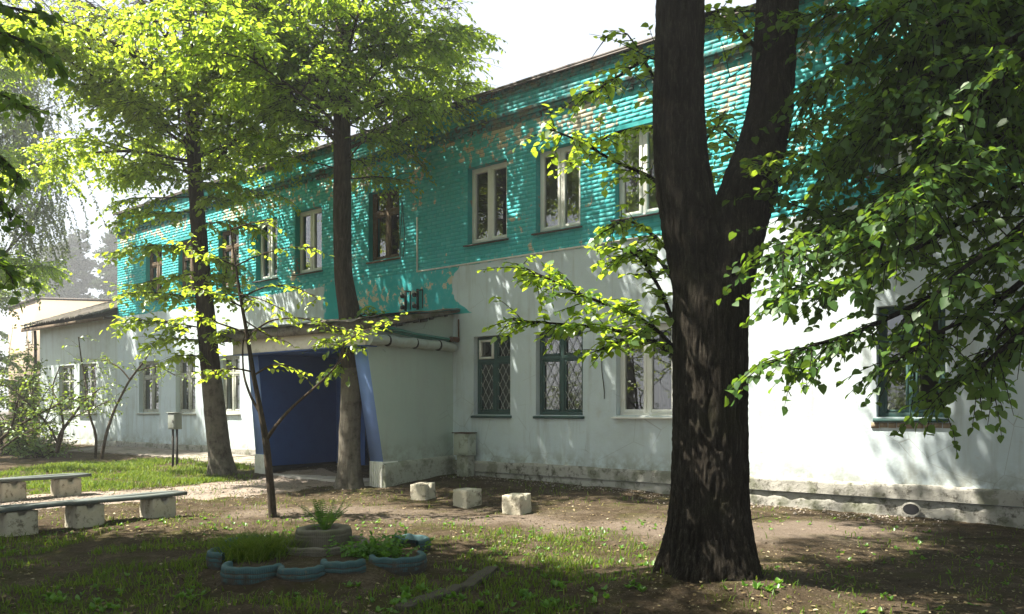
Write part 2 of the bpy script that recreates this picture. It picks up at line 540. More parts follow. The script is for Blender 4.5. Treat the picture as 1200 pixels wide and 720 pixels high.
def m_tyre():
    b = NB('painted_tyre_rubber')
    t = b.attr('rnd')
    n = b.noise(9, 5, 0.7)
    worn = b.step(b.math('ADD', t, b.math('MULTIPLY', b.math('SUBTRACT', n, 0.5), 1.8)), 0.42, 0.72)
    base = b.mix(b.noise(6, 4), (0.03, 0.028, 0.025), (0.085, 0.073, 0.058))
    c = b.mix(worn, base, b.mix(b.noise(4, 4), (0.022, 0.066, 0.078), (0.070, 0.125, 0.135)))
    c = b.mix(b.math('MULTIPLY', b.step(b.noise(16, 4, 0.7), 0.58, 0.7), 0.5), c, (0.15, 0.12, 0.085))
    b.principled(c, 0.8, b.bump(b.noise(40, 4), 0.5, 0.008), 0.3)
    return b.m


def m_tyre_grey():
    b = NB('grey_tyre_rubber')
    c = b.mix(b.noise(7, 5, 0.7), (0.085, 0.075, 0.06), (0.20, 0.18, 0.145))
    c = b.mix(b.math('MULTIPLY', b.step(b.noise(4, 4), 0.5, 0.65), 0.5), c, (0.09, 0.10, 0.045))
    b.principled(c, 0.85, b.bump(b.noise(40, 4), 0.5, 0.008), 0.25)
    return b.m


M['tyre'] = m_tyre()
M['tyre_grey'] = m_tyre_grey()


def m_plank():
    b = NB('weathered_board')
    v = b.scalevec((3, 3, 3))
    n = b.noise(6, 5, 0.7)
    c = b.mix(n, (0.065, 0.08, 0.08), (0.145, 0.165, 0.16))
    c = b.mix(b.math('MULTIPLY', b.step(b.noise(22, 4, 0.7), 0.55, 0.7), 0.7), c, (0.20, 0.17, 0.13))
    b.principled(c, 0.75, b.bump(b.noise(60, 4), 0.4, 0.006), 0.3)
    return b.m


M['plank'] = m_plank()
M['rotten'] = m_plain('rotten_board', (0.075, 0.066, 0.054), 0.95, 0.4, 9, 0.1, 0, 0.7, 0.6, (0.05, 0.042, 0.03))
M['box_metal'] = m_plain('grey_box_paint', (0.24, 0.26, 0.24), 0.55, 0.12, 6, 0.4, 0.1, 0.15, 0.35, (0.13, 0.10, 0.07))
M['terracotta'] = m_plain('white_pot', (0.6, 0.58, 0.52), 0.6, 0.1, 6)


# ------------------------------------------------------------------ objects
BASE = {}


def empty(name, loc, label, cat, group=None):
    o = bpy.data.objects.new(name, None)
    o.empty_display_size = 0.3
    COL.objects.link(o)
    o.location = tuple(float(q) for q in loc)
    BASE[o.name] = np.array(loc, float)
    o['label'], o['category'] = label, cat
    if group:
        o['group'] = group
    return o


def base_of(p):
    while p.parent is not None:
        p = p.parent
    return BASE.get(p.name, np.zeros(3))


class MB:
    """collects shapes in world coordinates and links them as one mesh object"""

    def __init__(self):
        self.v, self.f, self.a, self.k = [], [], [], 0

    def add(self, verts, faces, attr=0.5):
        verts = np.asarray(verts, float).reshape(-1, 3)
        self.v.append(verts)
        faces = np.asarray(faces, np.int64)
        self.f.append(faces + self.k)
        self.a.append(np.broadcast_to(np.asarray(attr, float), (len(faces),)).copy())
        self.k += len(verts)

    def quad(self, a, b, c, d, attr=0.5):
        self.add([a, b, c, d], [[0, 1, 2, 3]], attr)

    def box(self, fn, a0, a1, b0, b1, c0, c1, attr=0.5):
        """box in the coordinates of fn(a, b, c) -> world"""
        v = [fn(a, b, c) for c in (c0, c1) for b in (b0, b1) for a in (a0, a1)]
        self.add(v, [[0, 2, 3, 1], [4, 5, 7, 6], [0, 1, 5, 4], [2, 6, 7, 3], [0, 4, 6, 2], [1, 3, 7, 5]], attr)

    def tube(self, pts, radii, n=6, attr=0.5, cap=True):
        pts = np.asarray(pts, float)
        m = len(pts)
        radii = np.broadcast_to(np.asarray(radii, float), (m,))
        tan = np.gradient(pts, axis=0)
        tan /= np.linalg.norm(tan, axis=1)[:, None] + 1e-9
        ref = np.array((0.31, 0.17, 0.93)) if abs(tan[0][2]) < 0.8 else np.array((0.9, 0.35, 0.1))
        u = np.cross(tan, ref)
        u /= np.linalg.norm(u, axis=1)[:, None] + 1e-9
        w = np.cross(tan, u)
        th = np.arange(n) * 2 * np.pi / n
        ring = pts[:, None] + radii[:, None, None] * (np.cos(th)[None, :, None] * u[:, None] + np.sin(th)[None, :, None] * w[:, None])
        i = np.arange(m - 1)[:, None] * n
        j = np.arange(n)[None]
        q = np.stack([i + j, i + (j + 1) % n, i + n + (j + 1) % n, i + n + j], -1).reshape(-1, 4)
        self.add(ring.reshape(-1, 3), q, attr)
        if cap and n >= 4:
            if n == 4:
                self.add(ring[0], [[3, 2, 1, 0]], attr)
                self.add(ring[-1], [[0, 1, 2, 3]], attr)
            else:
                for rr, c in ((ring[0], pts[0]), (ring[-1], pts[-1])):
                    vv = np.vstack([rr, c])
                    self.add(vv, [[k, (k + 1) % n, n] for k in range(n)], attr)

    def mesh(self, name, mat, base=(0, 0, 0), smooth=False):
        me = bpy.data.meshes.new(name)
        v = np.vstack(self.v) - np.asarray(base, float)
        sizes = np.concatenate([np.full(len(f), f.shape[1]) for f in self.f])
        loops = np.concatenate([f.ravel() for f in self.f])
        me.vertices.add(len(v))
        me.vertices.foreach_set('co', v.astype(np.float32).ravel())
        me.loops.add(len(loops))
        me.loops.foreach_set('vertex_index', loops.astype(np.int32))
        me.polygons.add(len(sizes))
        st = np.concatenate([[0], np.cumsum(sizes)[:-1]])
        me.polygons.foreach_set('loop_start', st.astype(np.int32))
        me.polygons.foreach_set('loop_total', sizes.astype(np.int32))
        if smooth:
            me.polygons.foreach_set('use_smooth', np.ones(len(sizes), bool))
        at = me.attributes.new('rnd', 'FLOAT', 'FACE')
        at.data.foreach_set('value', np.concatenate(self.a).astype(np.float32))
        me.materials.append(mat)
        me.update(calc_edges=True)
        me.validate()
        return me

    def build(self, name, mat, parent=None, smooth=False, kind=None, label=None, cat=None, group=None, bevel=0.0, base=None):
        if base is not None:
            b = np.asarray(base, float)
        else:
            b = base_of(parent) if parent is not None else np.zeros(3)
        me = self.mesh(name, mat, b, smooth)
        o = bpy.data.objects.new(name, me)
        COL.objects.link(o)
        if parent is not None:
            o.parent = parent
        elif base is not None:
            o.location = tuple(b)
            BASE[o.name] = b
        if kind:
            o['kind'] = kind
        if label:
            o['label'] = label
        if cat:
            o['category'] = cat
        if group:
            o['group'] = group
        if bevel:
            md = o.modifiers.new('edge', 'BEVEL')
            md.width, md.segments, md.limit_method = bevel, 2, 'ANGLE'
        return o


# ------------------------------------------------------------------ ground and path
def axis(lo, a, b, hi, step):
    core = np.arange(a, b + 1e-6, step)
    def out(start, end, sg):
        r, x, st = [], start, step
        while (x < end) if sg > 0 else (x > end):
            st *= 1.22
            x += sg * st
            r.append(x)
        return r
    return np.array(list(reversed(out(a, lo, -1))) + list(core) + out(b, hi, 1))


ax, ay = axis(-320, -13, 11, 320, 0.10), axis(-60, 4.5, 20, 420, 0.10)
XX, YY = np.meshgrid(ax, ay)
ZZ = ground(XX, YY)
near = S(30, 18, np.abs(XX)) * S(34, 24, YY)
ZZ = ZZ + near * (0.018 * (vn(XX * 7, YY * 7) - 0.5) + 0.012 * (vn(XX * 16, YY * 16) - 0.5))
nx, ny = len(ax), len(ay)
gi = np.arange(ny - 1)[:, None] * nx + np.arange(nx - 1)[None]
gq = np.stack([gi, gi + 1, gi + nx + 1, gi + nx], -1).reshape(-1, 4)
mb = MB()
mb.add(np.stack([XX, YY, ZZ], -1).reshape(-1, 3), gq)
go = mb.build('ground', M['ground'], smooth=True, kind='structure')
def path_poly(mid, wid, n=150, across=18, lift=0.012, seed=0.0):
    mid = np.array(mid)
    seg = np.concatenate([[0], np.cumsum(np.linalg.norm(np.diff(mid[:, :2], axis=0), axis=1))])
    q = np.linspace(0, seg[-1], n)
    c = np.stack([np.interp(q, seg, mid[:, k]) for k in (0, 1)], -1)
    for _ in range(12):
        c[1:-1] = (c[:-2] + 2 * c[1:-1] + c[2:]) / 4
    w = np.interp(q, seg, wid)
    t = np.gradient(c, axis=0)
    t /= np.linalg.norm(t, axis=1)[:, None]
    nn = np.stack([-t[:, 1], t[:, 0]], -1)
    e = np.linspace(-1, 1, across)
    wl = w * (1 + 0.35 * (vn(q * 1.6 + seed, 3.3) - 0.5) + 0.16 * (vn(q * 7, seed) - 0.5))
    wr = w * (1 + 0.35 * (vn(q * 1.6 + seed, 9.1) - 0.5) + 0.16 * (vn(q * 7, 5 + seed) - 0.5))
    off = np.where(e[None] < 0, wl[:, None], wr[:, None]) * e[None]
    p = c[:, None] + nn[:, None] * off[..., None]
    z = ground(p[..., 0], p[..., 1]) + lift - 0.03 * np.abs(e[None]) ** 8
    z = z + 0.016 * (vn(p[..., 0] * 9, p[..., 1] * 9) - 0.5)
    i = np.arange(n - 1)[:, None] * across + np.arange(across - 1)[None]
    f = np.stack([i, i + 1, i + across + 1, i + across], -1).reshape(-1, 4)
    return np.concatenate([p, z[..., None]], -1).reshape(-1, 3), f, c, w



# trodden, paler soil along the line people walk in front of the wall, and before the plinth on the right
PC2 = path_poly([G(300, 600), G(430, 600), G(600, 608), G(800, 622), G(1000, 618)], [0.3] * 5, 140, 4, 0.0, 4.0)[2]
wd_ = np.full(XX.shape, 9.0)
sel_ = (np.abs(XX) < 10) & (YY > 5) & (YY < 16)
wd_[sel_] = np.hypot(XX[sel_][:, None] - PC2[None, ::2, 0], YY[sel_][:, None] - PC2[None, ::2, 1]).min(1)
worn_ = np.clip(S(0.95, 0.1, wd_ + 0.9 * (vn(XX * 2.1, YY * 2.1 + 70) - 0.5) + 0.3 * (vn(XX * 8, YY * 8) - 0.5)), 0, 1)
at_ = go.data.attributes.new('worn', 'FLOAT', 'POINT')
at_.data.foreach_set('value', worn_.ravel().astype(np.float32))

# the worn path: from the left, past the benches, to the porch; a ragged sheet just above the soil
PATH_MID = [G(-260, 596), G(-40, 596), G(130, 584), G(270, 574), G(350, 564), G(400, 556)]
PATH_W = [0.95, 0.95, 0.95, 1.05, 1.35, 1.35]


pv, pf, PC, PWID = path_poly(PATH_MID, PATH_W)
mb = MB()
mb.add(pv, pf)
mb.build('path', M['path'], smooth=True, kind='structure')


def on_path(x, y):
    d = np.hypot(np.asarray(x)[:, None] - PC[None, :, 0], np.asarray(y)[:, None] - PC[None, :, 1])
    k = d.argmin(1)
    return d[np.arange(len(k)), k] / PWID[k]


# ------------------------------------------------------------------ main building
S_L, S_R = 15.2, -15.0
DEEP = 9.0
ZB, ZC, ZT = 4.40, 6.95, 7.70      # bottom of the bare brick, underside of the cornice, top of the parapet
bld = empty('school_building', fw(0, 0, 0), 'long two storey building, upper floor peeling turquoise brick over white plaster', 'building')

# windows: (u0, u1, floor, style)
WIN = [
    (548, 594, 1, 'pvc'), (628, 680, 1, 'pvc'), (721, 780, 1, 'pvc'), (1020, 1098, 1, 'pvc'),
    (432, 468, 1, 'old'), (346, 377, 1, 'pvc'), (300, 325, 1, 'pvc'), (256, 280, 1, 'old'), (209, 231, 1, 'old'), (171, 190, 1, 'old'),
    (555, 598, 0, 'grille'), (628, 683, 0, 'grille'), (722, 790, 0, 'pvc'), (1027, 1108, 0, 'broken'),
    (257, 281, 0, 'green'), (206, 229, 0, 'green'), (163, 186, 0, 'green'),
]
ZWIN = {1: (4.79, 6.32), 0: (1.38, 2.93)}
OPEN = []
for u0, u1, fl, st in WIN:
    OPEN.append((sx(u1), sx(u0), *ZWIN[fl], fl, st))
OPEN.append((sx(1290), sx(1205), *ZWIN[1], 1, 'pvc'))
DOOR = (2.25, 3.55, 0.2, 2.25)


def holed(mb, s0, s1, z0, z1, holes, t, thick, reveal=True):
    """wall front with rectangular holes and the reveals of the holes"""
    hs = [h for h in holes if h[1] > s0 and h[0] < s1 and h[3] > z0 and h[2] < z1]
    cs = sorted({s0, s1, *[min(max(q, s0), s1) for h in hs for q in h[:2]]})
    cz = sorted({z0, z1, *[min(max(q, z0), z1) for h in hs for q in h[2:4]]})
    for a, b in zip(cs, cs[1:]):
        for c, d in zip(cz, cz[1:]):
            ms, mz = (a + b) / 2, (c + d) / 2
            if any(h[0] < ms < h[1] and h[2] < mz < h[3] for h in hs):
                continue
            mb.quad(fw(b, t, c), fw(a, t, c), fw(a, t, d), fw(b, t, d))
    if reveal:
        for a, b, c, d, *_ in hs:
            for (p, q) in (((a, c), (b, c)), ((b, c), (b, d)), ((b, d), (a, d)), ((a, d), (a, c))):
                mb.quad(fw(p[0], t, p[1]), fw(q[0], t, q[1]), fw(q[0], t - thick, q[1]), fw(p[0], t - thick, p[1]))


mb = MB()
holed(mb, S_R, S_L, 0.0, ZB, OPEN + [DOOR], 0.0, 0.32)
mb.quad(fw(S_L, 0, 0), fw(S_L, 0, ZB), fw(S_L, -DEEP, ZB), fw(S_L, -DEEP, 0))
mb.quad(fw(S_R, 0, 0), fw(S_R, -DEEP, 0), fw(S_R, -DEEP, ZB), fw(S_R, 0, ZB))
mb.quad(fw(S_R, -DEEP, 0), fw(S_L, -DEEP, 0), fw(S_L, -DEEP, ZB), fw(S_R, -DEEP, ZB))
lower = mb.build('wall', M['white_wall'], bld)

mb = MB()
TM = -0.0014
holed(mb, S_R, S_L, ZB, ZT - 0.2, OPEN, TM, 0.31)
mb.quad(fw(S_L, TM, ZB), fw(S_L, TM, ZT), fw(S_L, -DEEP, ZT), fw(S_L, -DEEP, ZB))
mb.quad(fw(S_R, TM, ZB), fw(S_R, -DEEP, ZB), fw(S_R, -DEEP, ZT), fw(S_R, TM, ZT))
mb.quad(fw(S_R, -DEEP, ZB), fw(S_L, -DEEP, ZB), fw(S_L, -DEEP, ZT), fw(S_R, -DEEP, ZT))
upper = mb.build('upper_wall', M['mortar'], bld)

mb = MB()     # inside of the rooms
for zf in (0.25, 3.55, 3.75, 7.0):
    mb.quad(fw(S_R + .01, -0.33, zf), fw(S_L - .01, -0.33, zf), fw(S_L - .01, -DEEP + .01, zf), fw(S_R + .01, -DEEP + .01, zf))
mb.quad(fw(S_R + .01, -4.0, 0.25), fw(S_L - .01, -4.0, 0.25), fw(S_L - .01, -4.0, 7.0), fw(S_R + .01, -4.0, 7.0))
for s in np.arange(-14, 15, 4.1):
    mb.quad(fw(s, -0.33, 0.25), fw(s, -4.0, 0.25), fw(s, -4.0, 7.0), fw(s, -0.33, 7.0))
holed(mb, S_R + .01, S_L - .01, 0.25, 7.0, OPEN + [DOOR], -0.325, 0.0, False)
mb.build('room_interior', M['room'], bld)
mb = MB()
mb.quad(fw(S_R, -0.3, ZT - 0.25), fw(S_L, -0.3, ZT - 0.25), fw(S_L, -DEEP, ZT - 0.25), fw(S_R, -DEEP, ZT - 0.25))
mb.build('roof', M['tin'], bld)

# bricks: real geometry over the mortar; the largest in view singly, the rest as one mass
BL, BHD, JT, CH = 0.254, 0.124, 0.008, 0.0768
bricks = []           # (s0, s1, z0, z1)
k = 0
z = ZB
holes_up = [h for h in OPEN if h[4] == 1]
while z < ZT - 0.22:
    z1 = z + CH - JT
    if not (ZC - 0.005 < z + 0.04 < ZC + 0.215):
        header = (k % 5 == 4)
        ln = BHD if header else BL
        off = (0.065 if header else (0.13 if k % 2 else 0.0)) + 0.01 * random.random()
        s = S_R - off
        while s < S_L:
            a, b = s, min(s + ln, S_L)
            s += ln + JT
            segs = [(a, b)]
            for h in holes_up:
                if h[2] - 0.002 < z1 and h[3] + 0.002 > z:
                    new = []
                    for (p, q) in segs:
                        if q <= h[0] or p >= h[1]:
                            new.append((p, q))
                        else:
                            if p < h[0] - 0.03:
                                new.append((p, h[0]))
                            if q > h[1] + 0.03:
                                new.append((h[1], q))
                    segs = new
            for p, q in segs:
                bricks.append((p, q, z, z1))
    z += CH
    k += 1

UU = lambda s: 600 + F * (P0[0] + s * D[0]) / (P0[1] + s * D[1])


def brick_mb(mb, a, b, z0, z1, jit):
    e = 0.002
    t1 = 0.0 + jit
    o = [fw(b, TM - .004, z0), fw(a, TM - .004, z0), fw(a, TM - .004, z1), fw(b, TM - .004, z1)]
    i = [fw(b - e, t1, z0 + e), fw(a + e, t1, z0 + e), fw(a + e, t1, z1 - e), fw(b - e, t1, z1 - e)]
    mb.add(o + i, [[4, 5, 6, 7], [0, 1, 5, 4], [1, 2, 6, 5], [2, 3, 7, 6], [3, 0, 4, 7]], random.random())


rank = []
for i, (a, b, z0, z1) in enumerate(bricks):
    u = UU((a + b) / 2)
    if 428 < u < 690 and abs(b - a - BL) < 1e-6:
        rank.append((-u + (40 if z0 > 6.4 else 0), i))
rank.sort()
single = {i for _, i in rank[:290]}
mb = MB()
for i, (a, b, z0, z1) in enumerate(bricks):
    if i not in single:
        brick_mb(mb, a, b, z0, z1, random.uniform(-0.0004, 0.0012))
mb.build('bricks', M['brick'], upper, kind='stuff')
# one brick mesh in its own frame, shared
cm = fw(BL / 2, 0, (CH - JT) / 2)
bmes = []
for _ in range(9):                  # nine paint states
    one = MB()
    brick_mb(one, 0, BL, 0, CH - JT, 0.0)
    bmes.append(one.mesh('brick', M['brick'], cm))
for i in sorted(single):
    a, b, z0, z1 = bricks[i]
    o = bpy.data.objects.new('brick', random.choice(bmes))
    COL.objects.link(o)
    o.parent = upper
    c = fw((a + b) / 2, random.uniform(-0.0004, 0.0012), (z0 + z1) / 2) - BASE[bld.name]
    o.location = tuple(c)

# cornice: two stepped brick courses with projecting header bricks; parapet coping
mb = MB()
mb.box(fw, S_R, S_L + 0.1, -0.02, 0.065, ZC + 0.075, ZC + 0.145)
mb.box(fw, S_R, S_L + 0.1, -0.02, 0.095, ZC + 0.155, ZC + 0.215)
s = S_R
while s < S_L:
    mb.box(fw, s, s + 0.12, -0.02, 0.042 + random.uniform(-.006, .006), ZC, ZC + 0.072)
    s += 0.24
cor = mb.build('cornice', M['cornice'], bld, bevel=0.006)
mb = MB()
s = S_R
while s < S_L:                      # top courses of the parapet step out and are blackened
    q = min(s + 0.25, S_L)
    mb.box(fw, s, q, -0.02, 0.02 + random.uniform(-.006, .006), ZT - 0.2, ZT - 0.135)
    mb.box(fw, s - 0.1, q - 0.112, -0.02, 0.035 + random.uniform(-.006, .006), ZT - 0.125, ZT - 0.06)
    s += 0.262
mb.build('parapet_course', M['cornice'], bld)
mb = MB()
mb.box(fw, S_R, S_L + 0.12, -0.35, 0.09, ZT - 0.045, ZT)
mb.box(fw, S_R, S_L + 0.12, 0.075, 0.092, ZT - 0.08, ZT - 0.047)
mb.build('coping', M['tin'], bld)


# plinth: an uneven rendered strip with a ledge
def plinth(mb, s0, s1, z0, z1, t, amp, holes=()):
    n = max(2, int((s1 - s0) / 0.12))
    ss = np.linspace(s0, s1, n)
    zz = np.linspace(z0, z1, 5)
    v, f = [], []
    for s in ss:
        for j, zq in enumerate(zz):
            e = amp * (float(vn(s * 2.3, zq * 5, 3)) - 0.5) + amp * 0.7 * (float(vn(s * 9, zq * 11, 7)) - 0.5)
            zt = zq + (0.03 * (float(vn(s * 1.8, 8.1)) - 0.5) if j == 4 else 0)
            v.append(fw(s, t + e, zt))
        v.append(fw(s, -0.05, zz[-1] + 0.03 * (float(vn(s * 1.8, 8.1)) - 0.5) + 0.012))
    m = 6
    for i in range(n - 1):
        for j in range(5):
            f.append([(i + 1) * m + j, i * m + j, i * m + j + 1, (i + 1) * m + j + 1])
    mb.add(v, f)


mb = MB()
plinth(mb, S_R, 0.88, -0.2, 0.25, 0.035, 0.05)
plinth(mb, 4.92, S_L, -0.2, 0.25, 0.035, 0.05)
mb.build('plinth', M['plinth'], bld, smooth=True)
mb = MB()
plinth(mb, S_R, 0.88, 0.262, 0.46, 0.075, 0.03)
plinth(mb, 4.92, S_L, 0.30, 0.46, 0.06, 0.03)
mb.build('plinth_ledge', M['plinth'], bld, smooth=True)
# vent low in the plinth; a flat black disc stands for the shade inside
sv = sx(1069)
mb = MB()
th = np.linspace(0, 2 * np.pi, 21)[:-1]
ring = [fw(sv + 0.10 * math.cos(q), 0.085, 0.13 + 0.075 * math.sin(q)) for q in th]
ring2 = [fw(sv + 0.125 * math.cos(q), 0.082, 0.13 + 0.098 * math.sin(q)) for q in th]
mb.add(ring2 + ring, [[i, (i + 1) % 20, 20 + (i + 1) % 20, 20 + i] for i in range(20)])
vent = mb.build('vent_surround', M['plinth'], bld)
mb = MB()
disc = [fw(sv + 0.10 * math.cos(q), 0.083, 0.13 + 0.075 * math.sin(q)) for q in th]
mb.add(disc + [fw(sv, 0.083, 0.13)], [[i, (i + 1) % 20, 20] for i in range(20)])
mb.build('vent_opening', M['black_paint'], vent)


def rect_frame(mb, s0, s1, z0, z1, w, t0, t1, wb=None):
    wb = wb or w
    mb.box(fw, s0, s0 + w, t0, t1, z0, z1)
    mb.box(fw, s1 - w, s1, t0, t1, z0, z1)
    mb.box(fw, s0 + w, s1 - w, t0, t1, z1 - w, z1)
    mb.box(fw, s0 + w, s1 - w, t0, t1, z0, z0 + wb)


def pane(win, s0, s1, z0, z1, t):
    mb = MB()
    tl = random.uniform(-0.004, 0.004)
    mb.quad(fw(s1, t + tl, z0), fw(s0, t - tl, z0), fw(s0, t - tl, z1), fw(s1, t + tl, z1))
    mb.build('pane', M['glass'], win)


def curtain(win, s0, s1, z0, z1, t, mat, gap=0.0):
    n = 40
    ss = np.linspace(s0, s1, n)
    v, f = [], []
    ph = random.random() * 9
    for i, s in enumerate(ss):
        tt = t + 0.03 * math.sin(s * 38 + ph + 1.5 * math.sin(s * 9)) 
        v += [fw(s, tt, z0), fw(s, tt * 0.5 + t * 0.5, z1)]
    for i in range(n - 1):
        f.append([2 * i + 2, 2 * i, 2 * i + 1, 2 * i + 3])
    mb = MB()
    mb.add(v, f)
    mb.build('curtain', mat, win, smooth=True)


def window(s0, s1, z0, z1, fl, style):
    s0, s1, z0, z1 = s0 + 0.004, s1 - 0.004, z0 + 0.004, z1 - 0.004
    mb = MB()
    sm = (s0 + s1) / 2
    if style == 'pvc':
        T0, T1 = -0.21, -0.135
        rect_frame(mb, s0, s1, z0, z1, 0.055, T0, T1)
        mb.box(fw, sm - 0.03, sm + 0.03, T0, T1, z0 + 0.055, z1 - 0.055)
        w = mb.build('window', M['pvc'], bld, bevel=0.004)
        for a, b in ((s0 + 0.05, sm - 0.026), (sm + 0.026, s1 - 0.05)):
            mb = MB()
            rect_frame(mb, a, b, z0 + 0.05, z1 - 0.05, 0.052, T0 + 0.02, T1 + 0.016)
            mb.build('sash', M['pvc'], w, bevel=0.004)
            pane(w, a + 0.052, b - 0.052, z0 + 0.102, z1 - 0.102, T1 - 0.03)
        mb = MB()
        v = [fw(s, t, zq) for s in (s0 - 0.05, s1 + 0.05) for t, zq in ((T1 - 0.02, z0 + 0.01), (0.09, z0 - 0.035), (0.09, z0 - 0.06), (T1 - 0.02, z0 - 0.03))]
        mb.add(v, [[0, 1, 5, 4], [1, 2, 6, 5], [2, 3, 7, 6], [0, 3, 2, 1], [4, 5, 6, 7]])
        mb.build('sill', M['pvc'] if fl == 0 else M['tin'], w)
        if fl == 0:
            curtain(w, s0 + 0.02, sm - 0.05, z0 + 0.1, z1, -0.42, M['curtain_drab'])
        else:
            r = random.random()
            if r < 0.2:
                curtain(w, sm - 0.3, s1, z0 + 0.05, z1, -0.45, M['curtain'])
        return w
    fm = {'old': M['old_wood'], 'grille': M['green_frame'], 'green': M['old_white'], 'broken': M['green_frame']}[style]
    sm_m = {'old': M['old_wood'], 'grille': M['green_frame'], 'green': M['old_white'], 'broken': M['green_frame']}[style]
    T0, T1 = -0.20, -0.12
    zt = z0 + (z1 - z0) * 0.69
    rect_frame(mb, s0, s1, z0, z1, 0.06, T0, T1)
    mb.box(fw, sm - 0.035, sm + 0.035, T0, T1, z0 + 0.06, z1 - 0.06)
    mb.box(fw, s0 + 0.06, sm - 0.035, T0, T1 - 0.003, zt - 0.035, zt + 0.035)
    mb.box(fw, sm + 0.035, s1 - 0.06, T0, T1 - 0.003, zt - 0.035, zt + 0.035)
    w = mb.build('window', fm, bld, bevel=0.004)
    for a, b in ((s0 + 0.06, sm - 0.035), (sm + 0.035, s1 - 0.06)):
        for c, d in ((z0 + 0.06, zt - 0.035), (zt + 0.035, z1 - 0.06)):
            mb = MB()
            vent_open = style == 'grille' and abs(s1 - sx(555)) < 0.02 and a > sm and c > zt
            rect_frame(mb, a + 0.002, b - 0.002, c + 0.002, d - 0.002, 0.04, T0 + 0.02, T1 + (0.03 if vent_open else -0.012))
            mb.build('vent_sash' if vent_open else 'sash', M['pvc'] if vent_open else sm_m, w)
            pane(w, a + 0.042, b - 0.042, c + 0.042, d - 0.042, T1 - 0.045)
            if style == 'grille' and not vent_open:
                mb = MB()
                step = (b - a) / 2.4
                hgt = step * 1.75
                t = T1 - 0.02
                for sg in (1, -1):
                    q = -40
                    while q < 40:
                        # line: (s - a) * hgt * sg = (z - c - q*hgt) * step ... clipped to the opening
                        pts = []
                        for ss in np.linspace(a + 0.03, b - 0.03, 60):
                            zz = c + q * hgt + sg * (ss - a) * hgt / step
                            if c + 0.03 <= zz <= d - 0.03:
                                pts.append(fw(ss, t + 0.004 * sg, zz))
                        if len(pts) > 2:
                            mb.tube([pts[0], pts[-1]], 0.006, 4)
                        q += 1
                if mb.v:
                    mb.build('grille', M['grille'], w)
    mb = MB()
    v = [fw(s, t, zq) for s in (s0 - 0.04, s1 + 0.04) for t, zq in ((T1 - 0.02, z0 + 0.01), (0.05, z0 - 0.03), (0.05, z0 - 0.07), (T1 - 0.02, z0 - 0.04))]
    mb.add(v, [[0, 1, 5, 4], [1, 2, 6, 5], [2, 3, 7, 6], [0, 3, 2, 1], [4, 5, 6, 7]])
    mb.build('sill', fm, w)
    if style in ('old', 'green'):
        curtain(w, s0, s1, z0 + 0.02, z1, -0.36, M['curtain_drab'] if style == 'old' else M['curtain'])
    return w


for o in OPEN:
    window(*o)

# door at the back of the porch
mb = MB()
rect_frame(mb, DOOR[0] + .004, DOOR[1] - .004, DOOR[2], DOOR[3] - .004, 0.07, -0.2, -0.1)
dr = mb.build('door', M['old_wood'], bld)
for a, b in ((DOOR[0] + 0.075, 2.895), (2.905, DOOR[1] - 0.075)):
    mb = MB()
    mb.box(fw, a, b, -0.18, -0.13, DOOR[2] + 0.08, DOOR[3] - 0.08)
    mb.box(fw, a + 0.1, b - 0.1, -0.128, -0.118, DOOR[2] + 0.2, 1.0)
    mb.box(fw, a + 0.1, b - 0.1, -0.128, -0.118, 1.2, DOOR[3] - 0.2)
    mb.build('door_leaf', M['old_wood'], dr)

# conduit, cable, insulator brackets on the wall
mb = MB()
sc0, sc1 = sx(770), sx(490)
mb.box(fw, sc0, sc1, 0.0, 0.025, 4.385, 4.415)
mb.box(fw, sc1, sc1 + 0.03, 0.0, 0.025, 4.385, 5.55)
mb.build('conduit', M['white_paint'], bld)
mb = MB()
for off in (0.0, 0.09):
    pts = []
    for q in np.linspace(0, 1, 14):
        pts.append(fw(sx(474) + off + 0.03 * math.sin(q * 7 + off * 30), 0.02, 6.1 - q * 1.35))
    mb.tube(pts, 0.007, 4)
mb.build('cable', M['dark_iron'], bld)
for u in (478, 492):
    mb = MB()
    s = sx(u)
    mb.box(fw, s - 0.022, s + 0.022, 0.05, 0.085, 3.58, 4.02)
    mb.box(fw, s - 0.15, s, 0.06, 0.085, 3.975, 4.0)
    mb.tube([fw(s - 0.15, 0.07, 3.985), fw(s - 0.15, 0.07, 3.60)], 0.013, 6)
    br = mb.build('insulator_bracket', M['dark_iron'], bld)
    for zz in (3.66, 3.90):
        mb = MB()
        mb.tube([fw(s + q, 0.09, zz + w) for q, w in ((0.02, 0), (0.05, 0.0), (0.06, 0.0), (0.10, 0.0))], [0.02, 0.05, 0.035, 0.045], 8)
        mb.build('insulator', M['dark_iron'], br, smooth=True)
        mb = MB()
        mb.tube([fw(s + 0.10, 0.09, zz - 0.01), fw(s + 0.10, 0.09, zz + 0.09)], [0.022, 0.03], 8)
        mb.build('insulator_cap', M['ceramic'], br, smooth=True)
mb = MB()
mb.tube([fw(sx(707), 0.015, 2.62 - 0.95 * q + 0.0) + np.append(D, 0) * (0.03 * math.sin(q * 5)) for q in np.linspace(0, 1, 9)], 0.008, 4)
mb.build('hanging_wire', M['dark_iron'], bld)
# broken render around the right-hand window
mb = MB()
sr0, sr1 = sx(1115), sx(1020)
for kk in range(9):
    a = sr0 + (sr1 - sr0) * kk / 9
    b = a + (sr1 - sr0) / 9 - 0.012
    mb.box(fw, a, b, -0.02, 0.012 + random.uniform(-.006, .01), 1.235 + random.uniform(-.01, .01), 1.305)
mb.build('bare_brick_course', m_plain('bare_red_brick', (0.30, 0.24, 0.17), 0.9, 0.3, 8, 0.1, 0, 0.6, 0.6, (0.30, 0.28, 0.24)), bld)

# ------------------------------------------------------------------ entrance porch
pch = empty('entrance_porch', fw(2.9, 1.0, 0), 'blue walled entrance porch with sloping mossy roof behind a tree trunk', 'porch')
ZP = 0.12


